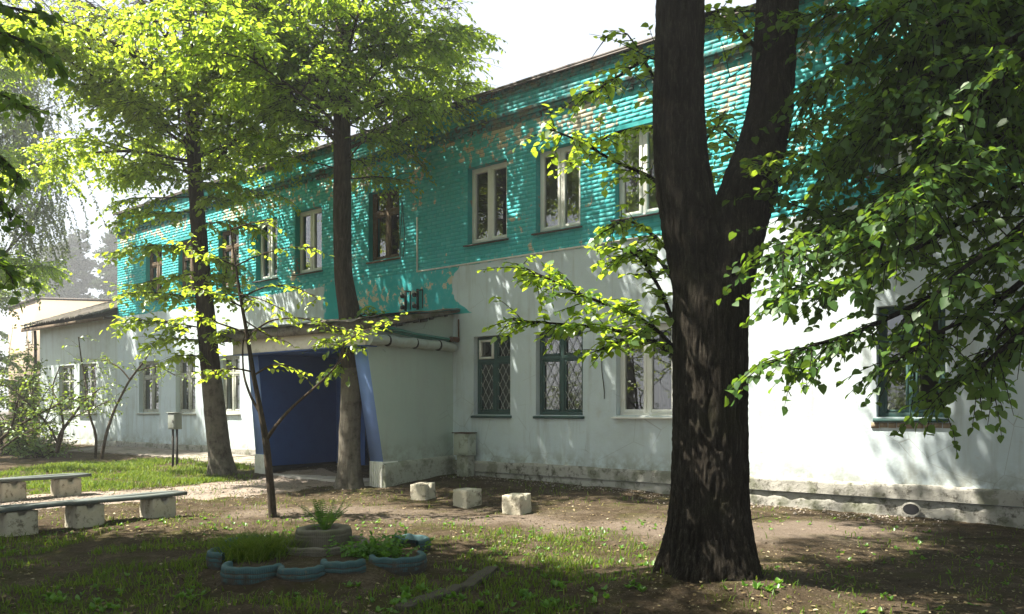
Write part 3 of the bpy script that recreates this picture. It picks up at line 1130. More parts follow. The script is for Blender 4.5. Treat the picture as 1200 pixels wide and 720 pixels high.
def slab_wall(s0, s1, tt, mat_out, name):
    """porch side wall, its front edge leaning outwards towards the top"""
    tb = 1.90
    mb = MB()
    zt0, zt1 = 3.40, 3.0
    outer = [(0.0, 0.45), (tb, 0.45), (tt, 2.9), (0.0, 3.42)]
    for s in (s0, s1):
        mb.add([fw(s, t, z) for t, z in outer], [[0, 1, 2, 3]] if s == s0 else [[3, 2, 1, 0]])
    mb.quad(fw(s0, 0, 3.42), fw(s0, tt, 2.9), fw(s1, tt, 2.9), fw(s1, 0, 3.42))
    return mb.build(name, mat_out, pch)


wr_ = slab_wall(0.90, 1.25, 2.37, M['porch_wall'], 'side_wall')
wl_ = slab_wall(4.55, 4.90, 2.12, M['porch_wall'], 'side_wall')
for s0, s1, ln_ in ((0.90, 1.25, 0.47), (4.55, 4.90, 0.22)):
    mb = MB()
    mb.box(lambda a, t, z: fw(a, (1.9 + ln_ * (z - 0.45) / 2.45) + t, z), s0 + .001, s1 - .001, -0.2, 0.004, 0.45, 2.62)
    mb.build('pillar_face', M['sunlit_blue'], pch)
    mb = MB()
    mb.box(fw, s0 - 0.01, s1 + 0.01, 1.55, 1.93, -0.05, 0.52)
    for kk in range(6):
        a = s0 + 0.005 + kk * 0.058
        mb.box(fw, a, a + 0.045, 1.93, 1.945, 0.0, 0.51)
    mb.build('pillar_foot', M['white_paint'], pch, bevel=0.005)
# inner blue faces
mb = MB()
for a_, b_, ln_ in ((1.252, 1.262, 0.47), (4.538, 4.548, 0.22)):
    for c_ in (a_, b_):
        mb.add([fw(c_, t, z) for t, z in ((0.012, ZP), (1.897, ZP), (1.897, 0.45), (1.897 + ln_ * 2.21 / 2.45, 2.66), (0.012, 2.66))], [[0, 1, 2, 3, 4]])
    mb.quad(fw(a_, 1.897, 0.45), fw(b_, 1.897, 0.45), fw(b_, 1.897 + ln_ * 2.21 / 2.45, 2.66), fw(a_, 1.897 + ln_ * 2.21 / 2.45, 2.66))
holed(mb, 1.264, 4.536, ZP, 3.2, [DOOR], 0.012, 0.3)
mb.box(fw, 1.264, 4.536, 0.02, 2.05, 2.66, 2.68)
mb.build('inner_lining', M['blue'], pch)
mb = MB()
mb.box(fw, 4.525, 4.537, 0.014, 1.9, ZP, 0.27)
mb.build('skirting', M['black_paint'], pch)
mb = MB()
mb.box(fw, 1.263, 1.275, 0.014, 1.9, ZP, 0.27)
mb.build('skirting', M['black_paint'], pch)
# plinth along the outer side wall
mb = MB()
n = 24
v, f = [], []
for i, t in enumerate(np.linspace(0.0, 1.93, n)):
    for j, (ds, z) in enumerate(((0.0, -0.1), (0.0, 0.2), (0.005, 0.40), (0.012, 0.455), (0.075, 0.50))):
        e = 0.02 * (float(vn(t * 3, z * 6, 1)) - 0.5)
        v.append(fw(0.83 + ds + e, t, z + 0.06 * (1 - t / 1.93) * (z > 0)))
for i in range(n - 1):
    for j in range(4):
        f.append([i * 5 + j, (i + 1) * 5 + j, (i + 1) * 5 + j + 1, i * 5 + j + 1])
mb.add(v, f)
mb.quad(*[fw(s, 1.93, z) for s, z in ((0.83, -0.1), (0.83, 0.45), (0.9, 0.47), (0.9, -0.1))])
mb.build('porch_plinth', M['porch_plinth'], pch, smooth=True)
# floor
mb = MB()
mb.box(fw, 1.262, 4.54, 0.0, 1.95, -0.1, ZP)
mb.build('porch_floor', M['stoop'], pch, bevel=0.02)
# roof slab: sloping, thick, with a mossy upper skin and a ragged drip of roofing felt
mb = MB()
RS0, RS1 = 0.72, 5.36


def roofz(t):
    return 3.50 - 0.165 * t


nn = 40
mb.box(lambda a, t, z: fw(a, t, roofz(t) + z * (0.05 + 0.055 * t)), RS0, RS1, 0.0, 2.52, -1.0, 0.0)
mb.build('roof_slab', M['slab_edge'], pch)
mb = MB()
v, f = [], []
ns, nt_ = 60, 26
for i, s in enumerate(np.linspace(RS0 - 0.04, RS1 + 0.04, ns)):
    for j, t in enumerate(np.linspace(0.0, 2.58, nt_)):
        v.append(fw(s, t, roofz(t) + 0.02 + 0.05 * float(vn(s * 2.5, t * 2.5, 4)) - (0.07 * float(vn(s * 5, 1.0, t)) if j == nt_ - 1 or i in (0, ns - 1) else 0)))
for i in range(ns - 1):
    for j in range(nt_ - 1):
        f.append([i * nt_ + j, (i + 1) * nt_ + j, (i + 1) * nt_ + j + 1, i * nt_ + j + 1])
mb.add(v, f)
mb.build('roof_felt', M['slab_edge'], pch, smooth=True)
t = 0.35
while t < 2.1:                       # torn bits of felt under the side edge
    w = random.uniform(0.08, 0.22)
    if random.random() < 0.8:
        mb = MB()
        mb.box(lambda a, q, z: fw(a, q, roofz(q) - (0.05 + 0.055 * q) + z), RS0 + 0.002, RS0 + 0.02, t, t + w, -random.uniform(0.02, 0.07), 0.0)
        mb.build('felt_scrap', M['dark_iron'], pch)
    t += w + random.uniform(0.01, 0.1)
mb = MB()
mb.box(fw, 0.84, 5.0, 2.12, 2.40, 2.64, 2.94)
mb.build('lintel', M['lintel'], pch, bevel=0.012)
mb = MB()
mb.box(fw, 0.84, 5.0, 2.118, 2.404, 2.62, 2.638)
mb.build('lintel_underside', M['blue'], pch)
# pipes along the outer side
mb = MB()
pts = [fw(0.79, t, 2.745 - 0.012 * math.sin(t * 9)) for t in np.linspace(0.1, 2.36, 26)]
mb.tube(pts, [0.095 + 0.008 * math.sin(i * 2.1) for i in range(26)], 12)
pp = mb.build('wrapped_pipe', M['pipe_wrap'], pch, smooth=True)
for t in (0.55, 1.2, 1.9):
    mb = MB()
    mb.tube([fw(0.79, t, 2.745), fw(0.79, t + 0.025, 2.745)], 0.107, 12)
    mb.build('pipe_band', M['dark_iron'], pp)
mb = MB()
mb.tube([fw(0.76, 2.25, 3.02), fw(0.74, 2.0, 2.99), fw(0.74, 1.2, 2.91), fw(0.74, 0.2, 2.88), fw(0.70, 0.06, 2.9)], 0.028, 8)
mb.tube([fw(0.80, 2.1, 2.95), fw(0.79, 1.2, 2.87), fw(0.79, 0.12, 2.85)], 0.022, 8)
mb.build('service_pipe', M['pipe_green'], pch, smooth=True)
mb = MB()
mb.tube([fw(0.70, 0.06, 2.9), fw(0.70, 0.06, 3.3)], 0.016, 6)
mb.tube([fw(0.70, 0.3, 2.885), fw(0.70, 0.08, 2.885)], [0.05, 0.055], 8)
mb.build('valve', M['rust'], pch, smooth=True)

# ------------------------------------------------------------------ utility box by the porch corner
ub = empty('utility_box', fw(0.6, 0.3, 0.1), 'grey metal utility box on a block in the corner beside the porch', 'utility box')
mb = MB()
mb.box(fw, 0.20, 0.57, 0.10, 0.36, 0.58, 1.01)
bx_ = mb.build('cabinet', M['box_pale'], ub, bevel=0.012)
mb = MB()
mb.box(fw, 0.225, 0.545, 0.362, 0.372, 0.61, 0.98)
mb.build('cabinet_door', M['box_pale'], ub, bevel=0.004)
mb = MB()
mb.box(fw, 0.18, 0.59, 0.09, 0.385, 1.012, 1.03)
mb.build('cabinet_lid', M['rust'], ub)
mb = MB()
mb.box(fw, 0.24, 0.52, 0.10, 0.32, 0.0, 0.577)
mb.build('pedestal', M['porch_plinth'], ub, bevel=0.015)

# ------------------------------------------------------------------ single storey annex on the left
anx = empty('annex_building', fw(18, 0, 0.3), 'low white annex with a mossy corrugated hipped roof at far left', 'building')
AW = [(sx(112), sx(92)), (sx(86), sx(68))]
AOPEN = [(a, b, 1.35, 3.0, 0, 'green') for a, b in AW]
mb = MB()
holed(mb, S_L + 0.005, 21.2, 0, 4.5, AOPEN, -0.03, 0.3)
mb.quad(fw(21.2, -0.03, 0), fw(21.2, -0.03, 4.5), fw(21.2, -8, 4.5), fw(21.2, -8, 0))
mb.quad(fw(S_L, -8, 0), fw(21.2, -8, 0), fw(21.2, -8, 4.5), fw(S_L, -8, 4.5))
mb.build('wall', M['annex_wall'], anx)
mb = MB()
mb.quad(fw(S_L + .01, -1.5, 0.3), fw(21.1, -1.5, 0.3), fw(21.1, -1.5, 4.4), fw(S_L + .01, -1.5, 4.4))
mb.build('room_interior', M['room'], anx)
for a, b, z0, z1, *_ in AOPEN:
    mb = MB()
    sm = (a + b) / 2
    rect_frame(mb, a + .004, b - .004, z0 + .004, z1 - .004, 0.07, -0.2, -0.13)
    mb.box(fw, sm - 0.03, sm + 0.03, -0.2, -0.132, z0 + 0.07, z1 - 0.07)
    mb.box(fw, a + 0.07, sm - 0.03, -0.2, -0.134, 2.4, 2.47)
    mb.box(fw, sm + 0.03, b - 0.07, -0.2, -0.134, 2.4, 2.47)
    w = mb.build('window', M['old_white'], anx)
    for p, q in ((a + 0.07, sm - 0.03), (sm + 0.03, b - 0.07)):
        pane(w, p, q, z0 + 0.07, 2.4, -0.17)
        pane(w, p, q, 2.47, z1 - 0.07, -0.17)
    mb = MB()
    mb.box(fw, a - .03, b + .03, -0.12, 0.05, z0 - 0.05, z0)
    mb.build('sill', M['old_white'], w)
mb = MB()
plinth(mb, S_L + 0.01, 21.2, -0.1, 0.45, 0.02, 0.05)
mb.build('plinth', M['plinth'], anx, smooth=True)
# roof planes: corrugated sheets in overlapping courses on the front slope, a hipped end
RE, RZ, RSL = 0.45, 4.42, 0.44


def corrugated(mb, pt, a0, a1, c0, c1, na, nc, amp=0.028):
    """pt(a, c, lift): a across the corrugations, c up the slope"""
    A = np.linspace(a0, a1, na)
    v, f = [], []
    for a in A:
        for c in np.linspace(c0, c1, nc):
            v.append(pt(a, c, amp * math.cos(a * 2 * math.pi / 0.19)))
    for i in range(na - 1):
        for j in range(nc - 1):
            f.append([i * nc + j, (i + 1) * nc + j, (i + 1) * nc + j + 1, i * nc + j + 1])
    mb.add(v, f)


def front_slope(a, c, l):
    return fw(a, RE - c, RZ + RSL * c + l)


for row in range(4):
    c0, c1 = row * 1.05, row * 1.05 + 1.15
    for a0 in np.arange(S_L - 0.02, 21.6, 1.12):
        a1 = min(a0 + 1.16, 21.66)
        # clip by the hip line: sheets stay inside a <= 21.65 - c
        if a1 > 21.66 - c0 * 0.9 and row > 0:
            a1 = 21.66 - c0 * 0.9
        if a1 - a0 < 0.2:
            continue
        mb = MB()
        lift = 0.02 * (4 - row) + random.uniform(0, 0.015)
        corrugated(mb, lambda a, c, l, L=lift: front_slope(a, min(c, max(0.05, (21.68 - a) / 0.9)), l + L + (c - c0) * -0.012), a0, a1, c0, c1, max(4, int((a1 - a0) / 0.024)), 5)
        mb.build('roof_sheet', M['slate'], anx, smooth=True)
mb = MB()
mb.add([fw(21.66, RE, RZ - 0.01), fw(21.66 - 3.8, RE - 4.22, RZ + RSL * 4.22 - 0.01), fw(21.66 - 3.8, RE - 4.5, RZ + RSL * 4.22 - 0.01), fw(21.66, RE - 8.7, RZ - 0.01)], [[0, 1, 2, 3]])
mb.add([fw(S_L, RE - 0.02, RZ - 0.03), fw(21.6, RE - 0.02, RZ - 0.03), fw(21.6, -0.1, RZ - 0.03), fw(S_L, -0.1, RZ - 0.03)], [[0, 1, 2, 3]])
mb.build('hip_end', M['slate'], anx)
mb = MB()
mb.box(fw, S_L, 21.6, RE - 0.03, RE - 0.005, RZ - 0.14, RZ - 0.035)
mb.build('eaves_board', M['old_wood'], anx)
mb = MB()
mb.tube([fw(21.3, 0.1, 4.35), fw(21.35, 0.06, 3.9), fw(21.35, 0.06, 0.4)], 0.05, 8)
mb.build('downpipe', M['tin'], anx)

# ------------------------------------------------------------------ cream building far left
cb = P(42, 479, 48)
crm = empty('cream_building', (cb[0], cb[1], 0), 'distant cream two storey building with small arched windows', 'building')
ca, cb_ = rad(12), rad(102)
e1 = np.array((math.cos(ca), math.sin(ca)))           # along the right-hand face
e2 = np.array((math.cos(ca + rad(125)), math.sin(ca + rad(125))))


def cw(a, b, z):
    p = cb[:2] + a * e1 + b * e2
    return np.array((p[0], p[1], z))


mb = MB()
mb.box(cw, 0, 9, 0, 6, 0, 8.3)
mb.build('wall', M['cream'], crm)
mb = MB()
mb.box(cw, -0.12, 9.1, -0.12, 6.1, 8.3, 8.45)
mb.build('roof_edge', M['tin'], crm)


def arch(fn, w, z0, z1, parent):
    mb = MB()
    pts = [(-w, z0), (w, z0)] + [(w * math.cos(q), z1 + w * math.sin(q)) for q in np.linspace(0, math.pi, 9)]
    mb.add([fn(a, -0.05, z) for a, z in pts] + [fn(0, -0.05, z1)], [[i, (i + 1) % 11, 11] for i in range(11)])
    wdw = mb.build('window', M['cream_trim'], parent)
    mb = MB()
    k = 0.78
    mb.add([fn(a * k, -0.07, z0 + 0.12 + (z - z0) * k * 1.05) for a, z in pts] + [fn(0, -0.07, z1)], [[i, (i + 1) % 11, 11] for i in range(11)])
    mb.build('pane', M['glass'], wdw)


for q in (0.55, 1.25):
    arch(lambda a, o, z, q=q: cw(o, q * 1.6 + a, z), 0.26, 5.6, 6.9, crm)
arch(lambda a, o, z: cw(3.8 + a, o, z), 0.5, 6.3, 6.8, crm)
for q in (1.2, 5.6):
    arch(lambda a, o, z, q=q: cw(q + a, o, z), 0.5, 2.2, 3.8, crm)


# ------------------------------------------------------------------ trees
class Tree:
    def __init__(self):
        self.br = MB()
        self.lp, self.la, self.ln, self.ls = [], [], [], []   # leaf base, axis, normal, size

    def leaf(self, p, a, n, s):
        self.lp.append(p)
        self.la.append(a)
        self.ln.append(n)
        self.ls.append(s)

    def twig(self, p, d, L, size, step, r, droop=0.25, flat=0.75, up=0.0, tube=True, jitter=0.35):
        """a leafy shoot: leaves alternate on both sides in a roughly level spray"""
        d = d / np.linalg.norm(d)
        m = max(3, int(L / 0.18))
        pts = [np.array(p, float)]
        dd = d.copy()
        for i in range(m):
            dd = dd + np.array((random.gauss(0, 0.10), random.gauss(0, 0.10), -droop / m + up / m + random.gauss(0, 0.06)))
            dd /= np.linalg.norm(dd)
            pts.append(pts[-1] + dd * L / m)
        pts = np.array(pts)
        q0 = pts[0]
        if tube and q0[1] > 1 and q0[2] < EYE + 0.60 * q0[1] and abs(q0[0]) < 0.75 * q0[1]:      # twigs too fine to matter higher up are left out
            self.br.tube(pts, np.linspace(r, r * 0.35, len(pts)), 3, cap=False)
        nl = max(2, int(L / step))
        for k in range(nl):
            q = (k + random.random() * 0.7 + 0.3) / nl * (len(pts) - 1)
            i = min(int(q), len(pts) - 2)
            pp = pts[i] + (pts[i + 1] - pts[i]) * (q - i)
            t = pts[i + 1] - pts[i]
            t = t / (np.linalg.norm(t) + 1e-9)
            side = np.cross(t, (0, 0, 1))
            side /= np.linalg.norm(side) + 1e-6
            sg = 1 if k % 2 else -1
            a = t * random.uniform(0.25, 0.9) + side * sg * random.uniform(0.5, 1.0) + np.array((0, 0, random.uniform(-0.75, 0.1)))
            a = a + np.array((random.gauss(0, jitter), random.gauss(0, jitter), random.gauss(0, jitter * 0.7)))
            a /= np.linalg.norm(a)
            nrm = np.array((random.gauss(0, 1 - flat), random.gauss(0, 1 - flat), 1.0))
            self.leaf(pp, a, nrm, size * random.uniform(0.6, 1.2))
        return pts

    def branch(self, p, d, L, r, droop, kids, kid_len, tw, size, step, level=1, up=0.0, start=0.25, twl=(0.4, 0.8), flat=0.72, n=5):
        d = d / np.linalg.norm(d)
        m = max(4, int(L / 0.3))
        pts = [np.array(p, float)]
        dd = d.copy()
        for i in range(m):
            w = i / m
            dd = dd + np.array((random.gauss(0, 0.09), random.gauss(0, 0.09), (up * (1 - w) - droop * w) / m * 1.6 + random.gauss(0, 0.05)))
            dd /= np.linalg.norm(dd)
            pts.append(pts[-1] + dd * L / m)
        pts = np.array(pts)
        self.br.tube(pts, np.linspace(r, max(0.006, r * 0.25), len(pts)), n, cap=False)
        self.clothe(pts, r, kids, kid_len, tw, size, step, level, droop, start, twl, flat)
        return pts

    def clothe(self, pts, r, kids, kid_len, tw, size, step, level, droop, start=0.25, twl=(0.4, 0.8), flat=0.72, zmin=None):
        pts = np.asarray(pts)
        m = len(pts)
        for k in range(kids):
            q = start + (1 - start) * (k + random.random()) / kids
            x = min(q * (m - 1), m - 1.001)
            i = int(x)
            pp = pts[i] + (pts[i + 1] - pts[i]) * (x - i)
            t = pts[i + 1] - pts[i]
            t = t / (np.linalg.norm(t) + 1e-9)
            side = np.cross(t, (0, 0, 1))
            side /= np.linalg.norm(side) + 1e-6
            sg = 1 if k % 2 else -1
            dd = t * random.uniform(0.4, 1.0) + side * sg * random.uniform(0.45, 1.1) + np.array((0, 0, random.uniform(-0.35, 0.45)))
            if level > 1:
                self.branch(pp, dd, kid_len * random.uniform(0.6, 1.1) * (1.15 - 0.55 * q), max(0.008, r * 0.45), droop, max(4, int(kids * 0.8)), kid_len * 0.5, tw, size, step, level - 1, 0, 0.2, twl, flat, 4)
            else:
                for _ in range(tw):
                    d2 = dd + np.array((random.gauss(0, 0.4), random.gauss(0, 0.4), random.gauss(0, 0.25)))
                    self.twig(pp, d2, random.uniform(*twl), size, step, 0.006, droop * 0.8, flat)

    def leaf_mesh(self, mat, name, parent, shape='ovate', kind='stuff', pick=None):
        p, a, n, s = (np.array(q, float) for q in (self.lp, self.la, self.ln, self.ls))
        print('LEAVES', name, parent.name if parent else None, len(p))
        if pick is not None:
            p, a, n, s = p[pick], a[pick], n[pick], s[pick]
        b = np.cross(a, n)
        b /= np.linalg.norm(b, axis=1)[:, None] + 1e-9
        n = np.cross(b, a)
        r = np.clip(rng.normal(0.5, 0.24, len(p)), 0, 1)
        SHAPES = {
            'simple': ([(0, 0, 0), (0.42, 0.34, 0.07), (1, 0, -0.10), (0.42, -0.34, 0.07)], [[0, 1, 2], [0, 2, 3]]),
            'heart': ([(0.02, 0, 0), (-0.02, 0.26, 0.03), (0.30, 0.44, 0.07), (0.68, 0.28, 0.02), (1.0, 0.0, -0.14), (0.68, -0.28, 0.02), (0.30, -0.44, 0.07), (-0.02, -0.26, 0.03)], [[0, 1, 2, 3], [0, 3, 4, 5], [0, 5, 6, 7]]),
            'ovate': ([(0, 0, 0), (0.25, 0.30, 0.05), (0.65, 0.26, 0.02), (1.0, 0, -0.12), (0.65, -0.26, 0.02), (0.25, -0.30, 0.05)], [[0, 1, 2, 3], [0, 3, 4, 5]]),
        }
        if shape == 'auto':          # finer leaves where the crown comes low enough to be looked at closely
            fine = (p[:, 2] < EYE + 0.62 * np.maximum(p[:, 1], 1)) & (np.abs(p[:, 0]) < 0.8 * np.maximum(p[:, 1], 1))
            sets = ((fine, 'heart' if 'dark' in mat.name or 'shade' in mat.name else 'ovate'), (~fine, 'simple'))
        else:
            sets = ((np.ones(len(p), bool), shape),)
        mb = MB()
        for sel, shp in sets:
            prof, faces = (np.array(q) for q in SHAPES[shp])
            K, m = len(prof), int(sel.sum())
            if not m:
                continue
            v = p[sel][:, None] + s[sel][:, None, None] * (prof[None, :, 0, None] * a[sel][:, None] + prof[None, :, 1, None] * b[sel][:, None] + prof[None, :, 2, None] * n[sel][:, None])
            f = (np.arange(m)[:, None, None] * K + faces[None]).reshape(-1, faces.shape[1])
            mb.add(v.reshape(-1, 3), f, np.repeat(r[sel], len(faces)))
        return mb.build(name, mat, parent, smooth=True, kind=kind)


def resample(pts, radii, step):
    pts, radii = np.array(pts, float), np.array(radii, float)
    seg = np.concatenate([[0], np.cumsum(np.linalg.norm(np.diff(pts, axis=0), axis=1))])
    q = np.arange(0, seg[-1], step)
    if seg[-1] - q[-1] > step * 0.3:
        q = np.append(q, seg[-1])
    # smooth interpolation (Catmull-Rom through the points by repeated averaging)
    c = np.stack([np.interp(q, seg, pts[:, k]) for k in range(3)], -1)
    r = np.interp(q, seg, radii)
    w = max(1, int(0.25 / step))
    for _ in range(w * 2):
        c[1:-1] = (c[:-2] + 2 * c[1:-1] + c[2:]) / 4
        r[1:-1] = (r[:-2] + 2 * r[1:-1] + r[2:]) / 4
    return c, r


def bark_tube(mb, pts, radii, n, step, amp, freq, vf, flare=0.0, z0=0.0, seed=0.0):
    c, r = resample(pts, radii, step)
    m = len(c)
    tan = np.gradient(c, axis=0)
    tan /= np.linalg.norm(tan, axis=1)[:, None]
    u = np.cross(tan, (0, 1, 0))
    u /= np.linalg.norm(u, axis=1)[:, None]
    w = np.cross(tan, u)
    th = np.arange(n) * 2 * np.pi / n
    ln = np.arange(m) * step
    Rm = float(np.mean(r))
    ct, st_ = np.cos(th)[None], np.sin(th)[None]
    wav = 0.5 * (vn(ct * 2 + 3, st_ * 2, ln[:, None] * 1.6 + seed) - 0.5)
    n1 = vn((ct + wav * 0.25) * Rm * freq + 20, (st_ + wav * 0.25) * Rm * freq + 20 + seed, ln[:, None] * vf)
    n2 = vn(ct * Rm * freq * 2.3 + 50, st_ * Rm * freq * 2.3 + seed, ln[:, None] * vf * 2.2)
    ridge = 1 - np.abs(2 * n1 - 1)
    disp = amp * (ridge * 1.2 - 0.6 + (n2 - 0.5) * 0.8)
    low = vn(ct * 1.3 + 7, st_ * 1.3 + seed, ln[:, None] * 0.7) - 0.5
    rr = r[:, None] * (1 + 0.12 * low) + disp
    if flare:
        hgt = np.clip(1 - (c[:, 2] - z0) / 0.75, 0, 1)[:, None] ** 2.2
        lobes = 0.55 + 0.45 * np.cos(th[None] * 5 + 1.3 + 0.6 * np.sin(th[None] * 2))
        rr = rr + flare * hgt * lobes
    v = c[:, None] + rr[..., None] * (ct[..., None] * u[:, None] + st_[..., None] * w[:, None])
    i = np.arange(m - 1)[:, None] * n
    j = np.arange(n)[None]
    f = np.stack([i + j, i + n + j, i + n + (j + 1) % n, i + (j + 1) % n], -1).reshape(-1, 4)
    mb.add(v.reshape(-1, 3), f)
    return c, r


def vec(az, el):
    return np.array((math.cos(az) * math.cos(el), math.sin(az) * math.cos(el), math.sin(el)))


# --- the two limes by the porch
def lime(pix, Z, top, label, limbs, seed, size, shoots, first, reach, lean=(0, 0), leafmat='leaf_lime', slim=1.0, extra=()):
    random.seed(seed)
    pix = [(a_, b_, c_ * slim) for a_, b_, c_ in pix]
    base = G(pix[0][0], pix[0][1])
    Z = base[1]
    root = empty('lime_tree', base, label, 'tree')
    pts = [P(u, v, Z) for u, v, w in pix]
    rds = [w / F * Z / 2 for u, v, w in pix]
    pts[0][2] = base[2] - 0.12
    last = pts[-1]
    for q in (0.33, 0.66, 1.0):
        pts.append(np.array((last[0] + lean[0] * q, last[1] + lean[1] * q, last[2] + (top - last[2]) * q)))
        rds.append(rds[len(pix) - 1] * (1 - 0.75 * q))
    mb = MB()
    c, r = bark_tube(mb, pts, rds, 48, 0.05, 0.012, 26, 2.2, 0.09, base[2], seed)
    mb.build('trunk', M['bark_lime'], root, smooth=True)
    T = Tree()
    for k in range(limbs):
        zz = first + (top - first - 0.5) * (k / limbs) ** 1.4
        i = int(np.argmin(np.abs(c[:, 2] - zz)))
        az = k * 2.4 + random.uniform(-0.4, 0.4)
        L = reach * (1.0 - 0.55 * (k / limbs)) * random.uniform(0.8, 1.1)
        T.branch(c[i], vec(az, rad(random.uniform(5, 38))), L, 0.034, 0.75, 11, L * 0.42, 3, size, 0.05, 2, 0.35, 0.16, (0.35, 0.8))
    for k in range(26):                         # short drooping boughs low round the trunk
        zz = first - 0.5 + 0.13 * k
        i = int(np.argmin(np.abs(c[:, 2] - zz)))
        T.branch(c[i], vec(k * 2.4 + 0.7, rad(random.uniform(-5, 30))), random.uniform(1.2, 2.3), 0.018, 0.9, 10, 0.7, 3, size, 0.05, 1, 0.3, 0.25, (0.3, 0.8), 0.72, 4)
    for az, zz, L in extra:
        i = int(np.argmin(np.abs(c[:, 2] - zz)))
        T.branch(c[i], vec(az, rad(random.uniform(8, 30))), L, 0.045, 0.8, 11, L * 0.42, 3, size, 0.05, 2, 0.35, 0.16, (0.35, 0.8))
    for (u, v, L, dz, nb) in shoots:            # leafy shoots low on the trunk
        i = int(np.argmin(np.abs(c[:, 2] - (EYE + (HZ - v) / F * Z))))
        side = -1 if u < 0 else 1
        d = np.array((side * 1.0, random.uniform(-0.9, 0.1), dz))
        T.branch(c[i], d, L, 0.016, 0.7, int(nb * 1.6), L * 0.4, 3, size * 1.25, 0.065, 1, 0.1, 0.12, (0.25, 0.6), n=4)
    keep_ = [j for j in range(len(T.lp)) if random.random() < (0.76 if T.lp[j][2] < 8.4 else 0.20 if T.lp[j][2] < 10.0 else 0.07)]
    T.lp, T.la, T.ln, T.ls = ([q[j] for j in keep_] for q in (T.lp, T.la, T.ln, T.ls))
    bo = T.br.build('branches', M['bark_lime'], root, smooth=True, kind='stuff')
    T.leaf_mesh(M[leafmat], 'crown', root, 'auto')
    return root, T


SH1 = [(-1, 215, 1.5, 0.05, 12), (1, 222, 1.3, 0.1, 11), (-1, 250, 1.7, -0.05, 12), (1, 262, 1.4, 0.0, 10), (-1, 290, 1.6, 0.0, 12), (1, 300, 1.2, -0.1, 9), (-1, 320, 1.5, -0.1, 10),
       (-1, 350, 1.5, 0.05, 9), (1, 350, 0.9, 0.2, 7), (-1, 385, 1.7, 0.1, 12), (1, 390, 0.8, 0.0, 6), (-1, 400, 1.2, 0.0, 8), (1, 330, 1.0, 0.1, 7), (-1, 420, 0.7, 0.2, 5), (1, 240, 0.9, 0.3, 7)]
lt1, T1 = lime([(260, 556, 34), (257, 530, 29), (254, 500, 28), (247, 440, 26), (241, 370, 24), (235, 300, 21), (228, 200, 18), (222, 80, 16), (220, -40, 14)], 16.4, 17.5,
               'tall lime tree with leafy shoots along its lower trunk, left of the porch', 28, 11, 0.112, SH1, 6.4, 3.9, (-0.2, 0.3), 'leaf_shoot', 0.85, [(3.0, 6.8, 3.6), (3.5, 7.6, 3.9), (2.7, 8.4, 3.8), (4.2, 7.2, 3.2), (3.2, 9.0, 3.8), (4.6, 8.6, 3.2), (5.6, 7.6, 3.0), (3.8, 8.2, 3.6)])
lt2, T2 = lime([(408, 572, 27), (409, 545, 25), (410, 500, 24), (413, 435, 25), (411, 375, 25), (402, 322, 20), (401, 250, 20), (401, 100, 19), (403, 0, 17), (404, -60, 16)], 14.1, 16.5,
               'slim lime tree standing right in front of the porch entrance', 28, 23, 0.105,
               [(1, 372, 0.6, 0.1, 5), (1, 395, 0.4, 0.0, 4), (-1, 400, 0.5, 0.0, 4), (-1, 430, 0.4, 0.0, 4)], 6.3, 3.6, (0.2, -0.2), extra=[(3.1, 6.6, 3.0), (3.7, 7.4, 3.2), (2.8, 8.0, 3.2), (4.3, 7.0, 2.6), (5.2, 7.4, 2.8), (5.9, 7.8, 3.2), (4.8, 8.4, 2.8)])

# --- the forked tree on the right
random.seed(31)
BZ = 6.5
bb = G(830, 684)
big = empty('forked_tree', np.array((bb[0], BZ, bb[2])), 'massive dark barked tree that forks into two stems, right of centre', 'tree')
kx = F / BZ
SK = [
    ([P(831, 705, BZ), P(830, 680, BZ), P(831, 650, BZ), P(831, 600, BZ), P(832, 500, BZ), P(832, 400, BZ), P(833, 345, BZ), P(834, 320, BZ), P(835, 295, BZ)], [114, 110, 101, 90, 84, 85, 88, 74, 30], 0.095),
    ([P(830, 380, BZ), P(822, 320, BZ), P(811, 270, BZ), P(802, 225, BZ), P(796, 170, BZ), P(794, 100, BZ), P(797, 0, BZ), P(792, -150, BZ), P(770, -330, BZ), P(760, -560, BZ)], [66, 69, 67, 63, 59, 56, 54, 47, 38, 16], 0),
    ([P(836, 380, BZ), P(848, 320, BZ), P(862, 270, BZ), P(876, 225, BZ), P(890, 180, BZ + .05), P(901, 140, BZ + .1), P(907, 60, BZ + .15), P(912, -20, BZ + .2), P(935, -180, BZ + .3), P(990, -360, BZ + .3), P(1030, -560, BZ + .2)], [66, 70, 67, 62, 55, 51, 48, 46, 40, 30, 12], 0),
]
mb = MB()
STEM = []
